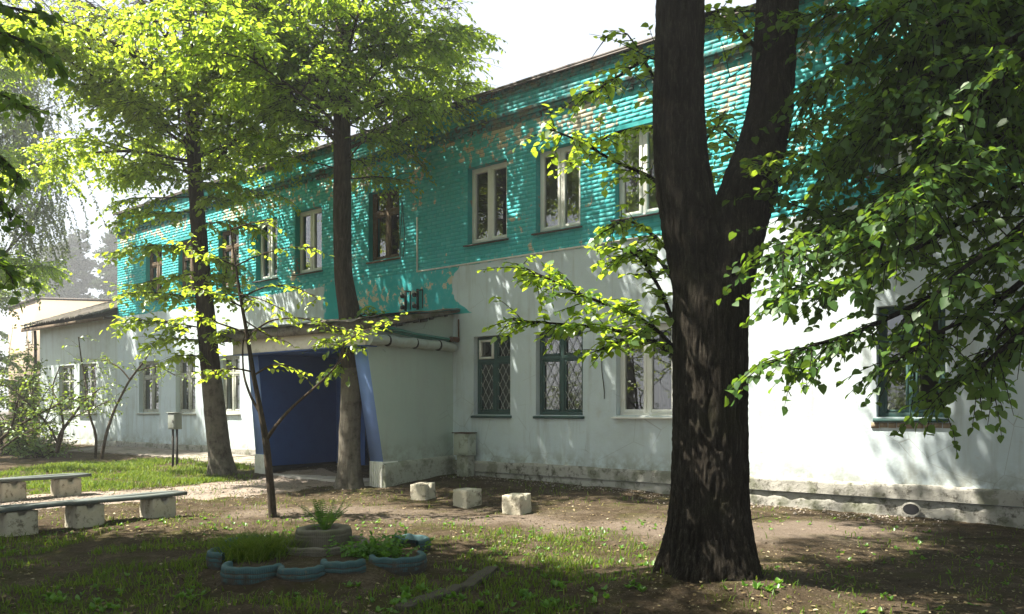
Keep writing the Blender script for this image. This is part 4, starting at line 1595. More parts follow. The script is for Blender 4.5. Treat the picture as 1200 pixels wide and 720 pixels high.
for pts_, w_, fl_ in SK:
    c_, r_ = resample(pts_, np.array(w_) / kx / 2, 0.05)
    STEM.append((c_, r_))
    n_ = 48
    th = np.arange(n_) * 2 * np.pi / n_
    hgt = np.clip(1 - (c_[:, 2] - bb[2] + 0.05) / 0.8, 0, 1)[:, None] ** 2.2 * fl_
    lobes = 0.6 + 0.4 * np.cos(th[None] * 5 + 1.3 + 0.6 * np.sin(th[None] * 2))
    rr = r_[:, None] * (1 + 0.10 * (vn(np.cos(th)[None] * 1.3 + 7, np.sin(th)[None] * 1.3, c_[:, 2:3] * 0.9) - 0.5)) + hgt * lobes
    tan = np.gradient(c_, axis=0)
    tan /= np.linalg.norm(tan, axis=1)[:, None]
    uu_ = np.cross(tan, (0, 1, 0))
    uu_ /= np.linalg.norm(uu_, axis=1)[:, None]
    ww_ = np.cross(tan, uu_)
    v_ = c_[:, None] + rr[..., None] * (np.cos(th)[None, :, None] * uu_[:, None] + np.sin(th)[None, :, None] * ww_[:, None])
    m_ = len(c_)
    i_ = np.arange(m_ - 1)[:, None] * n_
    j_ = np.arange(n_)[None]
    mb.add(v_.reshape(-1, 3), np.stack([i_ + j_, i_ + n_ + j_, i_ + n_ + (j_ + 1) % n_, i_ + (j_ + 1) % n_], -1).reshape(-1, 4))
    for rg, c0_ in ((v_[0], c_[0]), (v_[-1], c_[-1])):
        mb.add(np.vstack([rg, c0_]), [[k_, (k_ + 1) % n_, n_] for k_ in range(n_)])
tmp = bpy.data.objects.new('trunk', mb.mesh('trunk', M['bark_big'], BASE[big.name]))
COL.objects.link(tmp)
md = tmp.modifiers.new('union', 'REMESH')
md.mode, md.voxel_size = 'VOXEL', 0.014
md = tmp.modifiers.new('melt', 'SMOOTH')
md.iterations, md.factor = 30, 0.5
ev_ = tmp.evaluated_get(bpy.context.evaluated_depsgraph_get())
tme = bpy.data.meshes.new_from_object(ev_)
bpy.data.objects.remove(tmp)
nv_ = len(tme.vertices)
co = np.empty(nv_ * 3, np.float32)
tme.vertices.foreach_get('co', co)
co = co.reshape(-1, 3).astype(float)
no = np.empty(nv_ * 3, np.float32)
tme.vertices.foreach_get('normal', no)
no = no.reshape(-1, 3)
wx = 0.045 * (vn(co[:, 0] * 4, co[:, 1] * 4, co[:, 2] * 5) - 0.5) + 0.03 * (vn(co[:, 0] * 9, co[:, 1] * 9, co[:, 2] * 13) - 0.5)
n1_ = vn((co[:, 0] + wx) * 34 + 40, (co[:, 1] + wx) * 34 + 40, co[:, 2] * 3.0)
n2_ = vn((co[:, 0] + wx) * 62 + 40, (co[:, 1] + wx) * 62 + 40, co[:, 2] * 16)
ridge = (1 - np.abs(2 * n1_ - 1)) ** 0.8 * 0.7 + n2_ * 0.4
co = co + no * (0.034 * (ridge - 0.6))[:, None]
tme.vertices.foreach_set('co', co.astype(np.float32).ravel())
at = tme.attributes.new('rnd', 'FLOAT', 'POINT')
at.data.foreach_set('value', ridge.astype(np.float32))
tme.polygons.foreach_set('use_smooth', np.ones(len(tme.polygons), bool))
tme.materials.clear()
tme.materials.append(M['bark_big'])
tme.update()
to = bpy.data.objects.new('trunk', tme)
COL.objects.link(to)
to.parent = big
print('TRUNK', nv_)
cl, cr = STEM[1][0], STEM[2][0]
TB = Tree()
for cc, azs in ((cl, (2.2, 3.3, 4.4, 1.2, 5.2)), (cr, (0.2, 5.6, 1.1, 4.9, 0.7))):
    for rep in range(3):
        for k, az in enumerate(azs):
            zz = 7.4 + 0.38 * k + 1.35 * rep
            i = int(np.argmin(np.abs(cc[:, 2] - zz)))
            L = random.uniform(3.2, 4.6) * (1 - 0.10 * rep)
            TB.branch(cc[i], vec(az + random.uniform(-.3, .3), rad(random.uniform(12, 40))), L, 0.06, 0.5, 9, L * 0.42, 3, 0.14, 0.065, 2, 0.4, 0.25, (0.35, 0.8))
# sprays that hang beside the trunk: pixel polylines at a depth
HANG = [
    ([(782, 225), (760, 205), (720, 190), (680, 165), (640, 150)], 6.7, 9, 0.30),
    ([(785, 75), (760, 65), (725, 90), (700, 105), (685, 112)], 6.8, 8, 0.24),
    ([(785, 150), (750, 150), (720, 155), (705, 165)], 6.9, 6, 0.22),
    ([(790, 300), (760, 270), (735, 255), (715, 268)], 6.6, 7, 0.22),
    ([(795, 415), (770, 385), (730, 362), (690, 350), (650, 330), (610, 312)], 6.5, 15, 0.26),
    ([(795, 420), (760, 395), (710, 385), (660, 380), (600, 375)], 6.4, 13, 0.22),
    ([(795, 395), (775, 340), (750, 300), (730, 292)], 6.5, 8, 0.22),
    ([(790, 330), (770, 300), (745, 290), (720, 310)], 6.7, 6, 0.2),
    ([(800, 410), (770, 400), (735, 395), (700, 412)], 6.3, 8, 0.2),
    ([(890, 60), (860, 30), (835, 20), (815, 25)], 6.8, 7, 0.25),
    ([(800, 230), (815, 180), (838, 150), (850, 130)], 7.2, 8, 0.22),
    ([(880, 200), (862, 165), (845, 150), (832, 140)], 7.4, 7, 0.2),
    ([(790, 130), (770, 100), (750, 60), (735, 40)], 6.9, 5, 0.2),
    ([(893, 235), (905, 190), (925, 160), (950, 150)], 6.6, 6, 0.2),
    ([(820, 20), (850, 10), (880, 15), (930, 8)], 6.9, 7, 0.2),
    ([(870, 240), (882, 215), (893, 195), (905, 190)], 6.15, 7, 0.16),
]
TG = Tree()
for pix, Zd, kids, tl in HANG:
    n = len(pix)
    pts = [P(u, v, Zd + 0.25 * math.sin(i * 1.3) * (i > 0)) for i, (u, v) in enumerate(pix)]
    pts[0] = P(pix[0][0], pix[0][1], 6.5)
    c, r = resample(pts, np.linspace(0.022, 0.006, n), 0.06)
    TG.br.tube(c, r, 5)
    TG.clothe(c, 0.02, kids * 2, tl, 2, 0.070, 0.04, 1, 0.5, 0.12, (tl * 0.7, tl * 1.6), 0.62)
# bare dead twigs
for pix in ([(790, 78), (765, 70), (735, 55), (712, 42), (690, 40)], [(760, 68), (740, 90), (720, 130)], [(712, 42), (698, 60), (692, 70)],
            [(880, 75), (855, 90), (832, 110)], [(855, 90), (850, 60), (838, 30)]):
    c, r = resample([P(u, v, 6.6) for u, v in pix], np.linspace(0.006, 0.002, len(pix)), 0.05)
    TB.br.tube(c, r, 4)
for az, zz, L in ((2.0, 7.6, 4.2), (2.5, 8.2, 4.4), (1.75, 8.4, 3.8), (2.9, 7.8, 4.0), (2.25, 9.2, 4.0)):  # limbs above the view, added to dapple the ground with shade
    i = int(np.argmin(np.abs(cl[:, 2] - zz)))
    TB.branch(cl[i], vec(az, rad(30)), L, 0.05, 0.3, 9, L * 0.40, 2, 0.13, 0.065, 2, 0.4, 0.25, (0.3, 0.7))
for az, zz, L in ((1.35, 6.9, 4.6), (1.1, 7.4, 4.6), (1.6, 7.8, 4.4), (0.8, 7.2, 4.5), (0.5, 7.9, 4.4), (1.25, 8.6, 4.2)):  # further limbs overhead, added to shade the right end of the wall
    i = int(np.argmin(np.abs(cr[:, 2] - zz)))
    TB.branch(cr[i], vec(az, rad(24)), L, 0.06, 0.4, 10, L * 0.42, 3, 0.14, 0.06, 2, 0.4, 0.25, (0.35, 0.8))
TB.br.build('branches', M['bark_big'], big, smooth=True, kind='stuff')
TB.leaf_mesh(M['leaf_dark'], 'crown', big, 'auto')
TG.br.build('hanging_twigs', M['bark_big'], big, smooth=True, kind='stuff')
TG.leaf_mesh(M['leaf_lime'], 'hanging_foliage', big, 'heart')

# --- the lime whose boughs hang in from the right
random.seed(57)
rb = np.array((6.9, 6.0, float(ground(6.9, 6.0))))
rt = empty('overhanging_tree', rb, 'large leaved tree whose dark boughs hang in from the upper right', 'tree')
mb = MB()
cT, rT = bark_tube(mb, [rb + (0, 0, -0.2), rb + (0, 0, 1.5), rb + (-0.1, 0, 4), rb + (-0.2, 0.1, 7), rb + (-0.1, 0.2, 11)], [0.3, 0.25, 0.22, 0.17, 0.05], 48, 0.06, 0.014, 26, 2.2, 0.1, rb[2], 3.0)
mb.build('trunk', M['bark_big'], rt, smooth=True)
TR = Tree()
BOUGH = [
    ([(1300, 30), (1190, 20), (1080, 40), (1000, 70), (950, 100)], 6.2, 20),
    ([(1300, 60), (1200, 80), (1100, 110), (1010, 150), (945, 190)], 6.0, 22),
    ([(1320, 90), (1220, 130), (1130, 180), (1030, 240), (940, 280), (912, 300)], 5.8, 24),
    ([(1330, 130), (1230, 190), (1150, 245), (1060, 300), (980, 335), (920, 335)], 5.6, 20),
    ([(1330, 160), (1230, 235), (1160, 300), (1080, 355), (1000, 392), (950, 405), (905, 425)], 5.4, 15),
    ([(1330, 210), (1240, 290), (1190, 340), (1130, 375), (1080, 400), (1050, 425)], 5.3, 12),
    ([(1340, 290), (1250, 350), (1190, 395), (1140, 440), (1095, 465)], 5.2, 11),
    ([(1340, 240), (1250, 310), (1200, 360), (1165, 400), (1140, 440)], 5.2, 10),
    ([(1300, -20), (1200, -10), (1100, 0), (1000, 10), (930, 20)], 6.4, 16),
    ([(1300, 100), (1200, 140), (1120, 200), (1060, 260), (1010, 300)], 5.2, 18),
    ([(1300, 10), (1200, 60), (1140, 120), (1090, 190), (1060, 240)], 5.0, 18),
    ([(1300, -10), (1180, 50), (1080, 90), (1020, 120)], 5.6, 18),
    ([(1340, 200), (1240, 260), (1180, 280), (1120, 320), (1090, 350)], 4.9, 12),
    ([(1320, 60), (1200, 170), (1120, 230), (1000, 260), (930, 240)], 6.3, 20),
]
for k in range(16):                              # more boughs through the upper right
    v0 = random.uniform(-60, 130)
    ue, ve = random.uniform(930, 1090), random.uniform(30, 300)
    um, vm = (1300 + ue) / 2 + random.uniform(-30, 30), (v0 + ve) / 2 - random.uniform(0, 50)
    BOUGH.append(([(1310, v0), (um + 90, (v0 + vm) / 2 - 10), (um, vm), ((um + ue) / 2, (vm + ve) / 2 - 8), (ue, ve)], random.uniform(5.4, 7.6), 20))
for pix, Zd, kids in BOUGH:
    n = len(pix)
    pts = [cT[int(np.argmin(np.abs(cT[:, 2] - (EYE + (HZ - pix[0][1] + 60) / F * Zd))))]] + [P(u, v, Zd + 0.2 * math.sin(i * 1.7 + pix[0][1])) for i, (u, v) in enumerate(pix)]
    c, r = resample(pts, np.concatenate([[0.05], np.linspace(0.035, 0.006, n)]), 0.07)
    TR.br.tube(c, r, 5)
    TR.clothe(c, 0.02, int(kids * 2.2), 0.5, 4, 0.072, 0.046, 1, 0.9, 0.2, (0.25, 0.62), 0.42)
for k in range(22):
    i = int(np.argmin(np.abs(cT[:, 2] - (6 + 0.22 * k))))
    L = 3.6 * (1 - 0.02 * k)
    TR.branch(cT[i], vec(k * 2.4, rad(random.uniform(5, 35))), L, 0.05, 0.6, 9, L * 0.42, 3, 0.14, 0.07, 2, 0.3, 0.25, (0.35, 0.8))
TR.br.build('branches', M['bark_big'], rt, smooth=True, kind='stuff')
# the 280 leaves that show largest are pieces of their own
lp, ls = np.array(TR.lp), np.array(TR.ls)
uu = 600 + F * lp[:, 0] / lp[:, 1]
vv = HZ - F * (lp[:, 2] - EYE) / lp[:, 1]
score = np.where((uu > 880) & (uu < 1195) & (vv > 5) & (vv < 530), ls / lp[:, 1], 0)
order = np.argsort(-score)
pick, rest = order[:280], order[280:]
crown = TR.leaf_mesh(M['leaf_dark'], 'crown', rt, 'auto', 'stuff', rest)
lm = MB()
pr = np.array([(0.02, 0, 0), (-0.04, 0.22, 0.02), (0.25, 0.44, 0.07), (0.62, 0.32, 0.03), (1.0, 0.0, -0.14), (0.62, -0.32, 0.03), (0.25, -0.44, 0.07), (-0.04, -0.22, 0.02), (0.5, 0, -0.02)])
lmeshes = []
for att in (0.2, 0.45, 0.6, 0.85):
    lm = MB()
    lm.add(pr, [[0, 8, 2, 1], [8, 4, 3, 2], [0, 7, 6, 8], [8, 6, 5, 4]], att)
    lmeshes.append(lm.mesh('leaf', M['leaf_dark'], smooth=True))
from mathutils import Matrix
for j in pick:
    a, n = np.array(TR.la[j]), np.array(TR.ln[j])
    b = np.cross(a, n)
    b /= np.linalg.norm(b)
    n = np.cross(b, a)
    sz = TR.ls[j]
    o = bpy.data.objects.new('leaf', lmeshes[int(j) % 4])
    COL.objects.link(o)
    o.parent = rt
    q = TR.lp[j] - rb
    o.matrix_basis = Matrix(((a[0] * sz, b[0] * sz, n[0] * sz, q[0]), (a[1] * sz, b[1] * sz, n[1] * sz, q[1]), (a[2] * sz, b[2] * sz, n[2] * sz, q[2]), (0, 0, 0, 1)))

# --- the tree just outside the frame on the left, whose boughs show at the top left
random.seed(83)
def side_tree(x, y, top, label, limbs, reach, first, size, mat, seed, step=0.05, name='leafy_tree'):
    random.seed(seed)
    b0 = np.array((x, y, float(ground(x, y))))
    root = empty(name, b0, label, 'tree')
    mb = MB()
    c, r = bark_tube(mb, [b0 + (0, 0, -0.2), b0 + (0.05, 0, 2), b0 + (0, 0.1, 5), b0 + (0.2, 0, top * 0.7), b0 + (0.1, 0.1, top)], [0.28, 0.22, 0.19, 0.12, 0.03], 32, 0.08, 0.012, 26, 2.2, 0.1, b0[2], seed)
    mb.build('trunk', M['bark_lime'] if mat != 'leaf_birch' else M['bark_birch'], root, smooth=True)
    T = Tree()
    for k in range(limbs):
        zz = first + (top - first - 0.4) * k / limbs
        i = int(np.argmin(np.abs(c[:, 2] - zz)))
        L = reach * (1 - 0.5 * k / limbs) * random.uniform(0.8, 1.1)
        T.branch(c[i], vec(k * 2.4 + random.uniform(-.3, .3), rad(random.uniform(5, 35))), L, 0.05, 0.7, 10, L * 0.45, 3, size, step, 2, 0.35, 0.22, (0.35, 0.8))
    return root, T, c, b0


lf, TL, cL, lb = side_tree(-8.8, 6.3, 13, 'dense green tree whose leaves fringe the upper left corner', 20, 3.1, 4.6, 0.14, 'leaf_lime', 91, 0.085)
for pix, Zd, kids in (([(-200, 60), (-80, 40), (0, 35), (50, 60), (75, 80)], 8.0, 14), ([(-200, 150), (-60, 90), (0, 110), (40, 130)], 8.2, 12), ([(-200, 220), (-80, 180), (-20, 200), (15, 260)], 8.4, 12),
                      ([(-200, 280), (-80, 260), (-20, 290), (18, 330)], 8.6, 10), ([(-200, 0), (-60, 0), (20, 10), (60, 20)], 7.8, 10), ([(-200, 200), (-60, 150), (0, 180), (25, 210)], 8.2, 10)):
    pts = [cL[int(np.argmin(np.abs(cL[:, 2] - (EYE + (HZ - pix[0][1]) / F * Zd))))]] + [P(u, v, Zd) for u, v in pix]
    c, r = resample(pts, np.linspace(0.04, 0.006, len(pts)), 0.08)
    TL.br.tube(c, r, 5)
    TL.clothe(c, 0.02, kids * 3, 0.5, 3, 0.10, 0.07, 1, 0.7, 0.30, (0.15, 0.4), 0.4)
TL.br.build('branches', M['bark_lime'], lf, smooth=True, kind='stuff')
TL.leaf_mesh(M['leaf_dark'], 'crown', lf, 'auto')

lf2, TL2, cL2, lb2 = side_tree(-6.7, 4.3, 12, 'leafy tree standing just outside the view at the left', 22, 4.0, 5.7, 0.14, 'leaf_dark', 95, 0.10)  # stays out of view; added to cast shade on the near ground
TL2.br.build('branches', M['bark_lime'], lf2, smooth=True, kind='stuff')
TL2.leaf_mesh(M['leaf_dark'], 'crown', lf2, 'simple')

lf3, TL3, cL3, lb3 = side_tree(-17.2, 22.0, 13.5, 'bright green tree at the left edge shading the far end of the facade', 24, 3.9, 4.8, 0.12, 'leaf_lime', 97, 0.07)
TL3.br.build('branches', M['bark_lime'], lf3, smooth=True, kind='stuff')
TL3.leaf_mesh(M['leaf_lime'], 'crown', lf3, 'auto')

# --- weeping birch beyond
random.seed(101)
bi, TBi, cB, b0 = side_tree(-20.5, 30.0, 17, 'weeping birch with thin hanging twigs at the upper left', 0, 3, 6, 0.08, 'leaf_birch', 103, name='birch_tree')
for k in range(16):
    i = int(np.argmin(np.abs(cB[:, 2] - (7 + 0.6 * k))))
    L = 5.2 * (1 - 0.03 * k) * random.uniform(0.7, 1.05)
    p = TBi.branch(cB[i], vec(k * 2.4, rad(random.uniform(20, 50))), L, 0.06, 0.7, 5, 0.4, 1, 0.07, 0.08, 1, 0.5)
    for q in np.linspace(0.25, 1, 48):
        x = min(q * (len(p) - 1), len(p) - 1.01)
        pp = p[int(x)] + (p[int(x) + 1] - p[int(x)]) * (x - int(x)) + np.array((random.gauss(0, .3), random.gauss(0, .3), random.gauss(0, .1)))
        TBi.twig(pp, np.array((random.gauss(0, .35), random.gauss(0, .35), -0.6)), random.uniform(1.2, 3.4), 0.13, 0.055, 0.006, 1.6, 0.3, tube=True)
TBi.br.build('branches', M['bark_thin'], bi, smooth=True, kind='stuff')
TBi.leaf_mesh(M['leaf_birch'], 'crown', bi, 'simple')

# --- sapling in front of the porch
random.seed(131)
sb = G(320, 606)
sap = empty('sapling', sb, 'thin bright leaved sapling with a low fork, in front of the porch', 'tree')
SZ = sb[1]
mb = MB()
main, mr = resample([P(u, v, SZ) for u, v in ((320, 612), (318, 580), (315, 550), (312, 518), (305, 480), (297, 440), (290, 395), (282, 350), (276, 310), (269, 262))], np.array([5, 4.5, 4.3, 4, 3, 2.6, 2.2, 1.8, 1.3, 0.6]) / F * SZ, 0.05)
mb.tube(main, mr, 8)
mb.build('trunk', M['bark_thin'], sap, smooth=True)
TS = Tree()
SB = [([(312, 516), (322, 500), (343, 476), (372, 452), (396, 428), (402, 405)], 2.6, 4), ([(306, 486), (294, 466), (285, 440), (284, 400), (292, 380)], 2.0, 4),
      ([(290, 395), (315, 375), (350, 372), (385, 380), (420, 392)], 1.4, 13), ([(288, 390), (260, 380), (225, 370), (190, 378)], 1.4, 10), ([(282, 350), (310, 335), (345, 335), (372, 350)], 1.3, 10),
      ([(284, 360), (255, 345), (220, 335)], 1.2, 8), ([(276, 312), (300, 300), (335, 290), (370, 290)], 1.1, 9), ([(276, 312), (250, 300), (215, 290)], 1.1, 8),
      ([(270, 270), (290, 262), (320, 258)], 0.9, 6), ([(298, 440), (320, 425), (345, 430), (360, 445)], 1.3, 7), ([(296, 436), (270, 430), (245, 440)], 1.2, 6),
      ([(402, 405), (420, 390), (445, 382), (462, 378)], 1.0, 7), ([(280, 345), (305, 350), (335, 365)], 1.0, 7), ([(286, 375), (315, 395), (335, 400)], 1.0, 6), ([(396, 428), (405, 415), (400, 400), (410, 390)], 0.9, 5)]
for pix, w, kids in SB:
    c, r = resample([P(u, v, SZ + 0.25 * math.sin(i * 1.1 + w * 9) * (i > 0)) for i, (u, v) in enumerate(pix)], np.linspace(w, 0.5, len(pix)) / F * SZ, 0.05)
    TS.br.tube(c, r, 5)
    if kids > 4:
        TS.clothe(c, 0.01, kids, 0.3, 1 if pix[-1][0] > 280 else 2, 0.09, 0.05, 1, 0.4, 0.2, (0.16, 0.38), 0.72)
TS.br.build('branches', M['bark_thin'], sap, smooth=True, kind='stuff')
TS.leaf_mesh(M['leaf_shoot'], 'crown', sap)


# --- leaning shrubs by the left wall
def stem_shrub(stems, Z, label, cat, nm, leafy, size, mat, seed, group=None):
    random.seed(seed)
    b = P(stems[0][0][0][0], stems[0][0][0][1], Z)
    b[2] = float(ground(b[0], b[1]))
    root = empty(nm, b, label, cat, group)
    T = Tree()
    for pix, w, kids in stems:
        c, r = resample([P(u, v, Z + 0.3 * math.sin(i * 1.4 + w * 5) * (i > 0)) for i, (u, v) in enumerate(pix)], np.linspace(w, 0.6, len(pix)) / F * Z, 0.08)
        T.br.tube(c, r, 6)
        if kids:
            T.clothe(c, 0.015, int(kids * 1.5), 0.6, 2, size, leafy, 1, 0.4, 0.35, (0.3, 0.8), 0.6)
    T.br.build('stems', M['bark_thin'], root, smooth=True, kind='stuff')
    T.leaf_mesh(M[mat], 'foliage', root)
    return root


stem_shrub([([(119, 538), (124, 510), (134, 480), (152, 445), (168, 425), (178, 410)], 2.2, 6), ([(152, 445), (140, 430), (120, 420)], 1.0, 4), ([(160, 435), (185, 428), (205, 440)], 0.9, 4)], 19.0,
           'slender leaning shrub stem nearest the white wall, right of the bushes', 'shrub', 'shrub', 0.09, 0.09, 'leaf_bush', 141)
stem_shrub([([(112, 537), (113, 510), (104, 485), (101, 450), (95, 420), (92, 395)], 1.8, 5), ([(104, 485), (112, 455), (110, 430)], 0.9, 4)], 19.6,
           'thin upright shrub with a sparse crown in front of the annex window', 'shrub', 'shrub', 0.09, 0.085, 'leaf_bush', 143)
stem_shrub([([(67, 530), (70, 508), (84, 490), (98, 470), (118, 455)], 2.6, 6), ([(67, 530), (75, 505), (72, 480), (60, 455), (70, 430)], 1.8, 8), ([(68, 520), (55, 495), (30, 470), (10, 452)], 1.6, 8), ([(84, 490), (110, 478), (128, 470)], 0.9, 5)], 19.2,
           'many stemmed bare shrub branching low beside the annex wall', 'shrub', 'shrub', 0.08, 0.09, 'leaf_bush', 147)
stem_shrub([([(-30, 545), (0, 515), (40, 488), (80, 468), (110, 462)], 2.4, 8), ([(-30, 545), (5, 510), (50, 482), (95, 466)], 1.8, 8), ([(-20, 540), (15, 500), (20, 470), (35, 440)], 1.6, 10), ([(-10, 535), (20, 512), (50, 500), (62, 470)], 1.4, 8)], 17.0,
           'shrub with long low arching stems reaching in from the left edge', 'shrub', 'shrub', 0.08, 0.085, 'leaf_bush', 149)


def bush(u, v, Z, w, h, label, n, size, mat, seed, nm='bush'):
    random.seed(seed)
    b = P(u, v, Z)
    b[2] = float(ground(b[0], b[1]))
    root = empty(nm, b, label, 'bush')
    T = Tree()
    for k in range(n):
        d = vec(random.uniform(0, 6.3), rad(random.uniform(35, 85)))
        L = h * random.uniform(0.5, 1.0)
        d[0] *= w / h * 1.4
        d[1] *= w / h * 1.4
        T.branch(b + np.array((random.gauss(0, w * .15), random.gauss(0, w * .15), 0)), d, L, 0.02, 0.5, 9, 0.5, 2, size, 0.07, 1, 0.1, 0.15, (0.25, 0.6), 0.5, 4)
    T.br.build('stems', M['bark_thin'], root, smooth=True, kind='stuff')
    T.leaf_mesh(M[mat], 'foliage', root)


bush(12, 520, 23, 2.0, 3.6, 'tall round green bush at the left edge in front of the cream building', 26, 0.11, 'leaf_bush', 151)
bush(48, 530, 21.5, 1.3, 1.1, 'low dense bush spreading under the thin shrubs', 16, 0.09, 'leaf_bush', 153)
bush(-40, 520, 27, 3.0, 5.0, 'broad bush half cut off by the left edge of the view', 28, 0.12, 'leaf_bush', 155)


# --- pines in the haze, and trees far left
def pine(x, y, h, seed, label):
    random.seed(seed)
    b0 = np.array((x, y, 0.0))
    root = empty('pine_tree', b0, label, 'tree', 'hazy pines beyond the annex')
    mb = MB()
    c, r = bark_tube(mb, [b0 + (0, 0, -.5), b0 + (0.2, 0, h * .5), b0 + (0, 0.2, h)], [0.3, 0.22, 0.03], 12, 0.6, 0.01, 10, 1, 0, 0, seed)
    mb.build('trunk', M['bark_pine'], root, smooth=True)
    T = Tree()
    for k in range(46):
        q = k / 46
        zz = h * (0.28 + 0.70 * q)
        i = int(np.argmin(np.abs(c[:, 2] - zz)))
        L = 1.45 * (0.6 + 3.6 * math.sin(math.pi * min(1, (1 - q) * 1.0 + 0.05)) ** 0.7 * (1 - q * 0.55)) * random.uniform(0.5, 1.0)
        d = vec(k * 2.4 + random.uniform(-.4, .4), rad(random.uniform(-5, 25)))
        p = c[i] + d * np.linspace(0, L, 5)[:, None] + np.array((0, 0, 0.12))[None] * np.linspace(0, 1, 5)[:, None] ** 2 * L
        T.br.tube(p, np.linspace(0.05, 0.015, 5), 3, cap=False)
        for m_ in range(int(8 + 9 * L)):
            w = random.uniform(0.25, 1.0)
            pp = c[i] + d * L * w + np.array((random.gauss(0, .35), random.gauss(0, .35), random.gauss(0.1, .24)))
            for _ in range(6):
                T.leaf(pp + np.random.normal(0, .2, 3), vec(random.uniform(0, 6.3), random.uniform(-0.3, 1.2)), np.array((random.gauss(0, 1), random.gauss(0, 1), 1)), random.uniform(0.4, 0.8))
    T.br.build('branches', M['bark_pine'], root, kind='stuff')
    T.leaf_mesh(M['needle'], 'crown', root, 'simple')


np.random.seed(5)
PINES = [(-72.9, 121, 26.2, 'hazy pine at the left of the group beyond the annex'), (-67.4, 118, 28.5, 'second hazy pine from the left beyond the annex'), (-62.9, 124, 32.2, 'tallest hazy pine in the middle of the group'),
         (-59.2, 115, 28.8, 'hazy pine right of the tallest one'), (-56.7, 122, 30.5, 'hazy pine partly behind the turquoise corner'), (-78.3, 129, 29.2, 'hazy pine hidden low behind the bushes at far left'), (-52.7, 127, 28.5, 'hazy pine rising behind the turquoise wall edge')]
for i, (x, y, h, lb_) in enumerate(PINES):
    pine(x, y, h, 201 + i, lb_)
for (x, y, top, sd, lab) in ((-29.5, 40, 12, 301, 'leafy tree far left behind the round bush'), (-40, 55, 13, 303, 'taller leafy tree far left in front of the pines')):
    r_, T_, c_, b_ = side_tree(x, y, top, lab, 20, 4.2, 2.2, 0.2, 'leaf_bush', sd, 0.16)
    T_.br.build('branches', M['bark_thin'], r_, smooth=True, kind='stuff')
    T_.leaf_mesh(M['leaf_bush'], 'crown', r_, 'simple')

# ------------------------------------------------------------------ the trees that close the yard behind the viewer (seen in the panes)
YARD = [(-13.5, -4.0, 0.9, 1.05), (-10.0, -9.5, 2.2, 1.0), (-4.0, -8.0, 4.0, 1.1), (1.5, -6.0, 5.3, 0.95), (7.0, -5.0, 1.7, 1.0), (12.5, -1.0, 3.1, 1.05), (-18.0, 2.0, 0.2, 1.1), (-22.0, 9.0, 4.4, 1.05), (4.0, -12.0, 2.8, 1.1), (-15.5, -14.0, 3.6, 1.15), (-27.0, 0.0, 5.0, 1.2), (16.0, 5.0, 2.0, 1.0)]
for i, (x_, y_, rz_, sc_) in enumerate(YARD):
    src = (lt1, lt2, lf2)[i % 3]
    c_ = src.copy()
    COL.objects.link(c_)
    c_.location = (x_, y_, float(ground(x_, y_)))
    c_.rotation_euler = (0, 0, rz_)
    c_.scale = (sc_, sc_, sc_)
    c_['label'] = 'leafy tree closing the yard behind the viewer, mirrored in the windows'
    c_['group'] = 'trees round the yard'
    for ch in list(src.children):
        k_ = ch.copy()
        COL.objects.link(k_)
        k_.parent = c_

hedge_src = [o for o in bpy.data.objects if o.name.startswith('bush') and o.parent is None]
HEDGE = [(-26, 4), (-24, -3), (-20, -9), (-15, -14), (-8, -17), (-1, -17), (6, -15), (13, -11), (-30, -8), (-33, 6), (-24, -16), (-12, -21), (19, -4), (-19, -4), (-29, 12)]  # unseen bushes, added so the panes mirror less bright sky
for i, (x_, y_) in enumerate(HEDGE):
    src = hedge_src[(0, 2)[i % 2]]
    c_ = src.copy()
    COL.objects.link(c_)
    c_.location = (x_, y_, float(ground(x_, y_)))
    c_.rotation_euler = (0, 0, i * 1.9)
    c_.scale = (1.5, 1.5, 1.15)
    c_['label'] = 'tall bush closing the yard behind the viewer, mirrored in the windows'
    c_['group'] = 'bushes round the yard'
    for ch in list(src.children):
        k_ = ch.copy()
        COL.objects.link(k_)
        k_.parent = c_

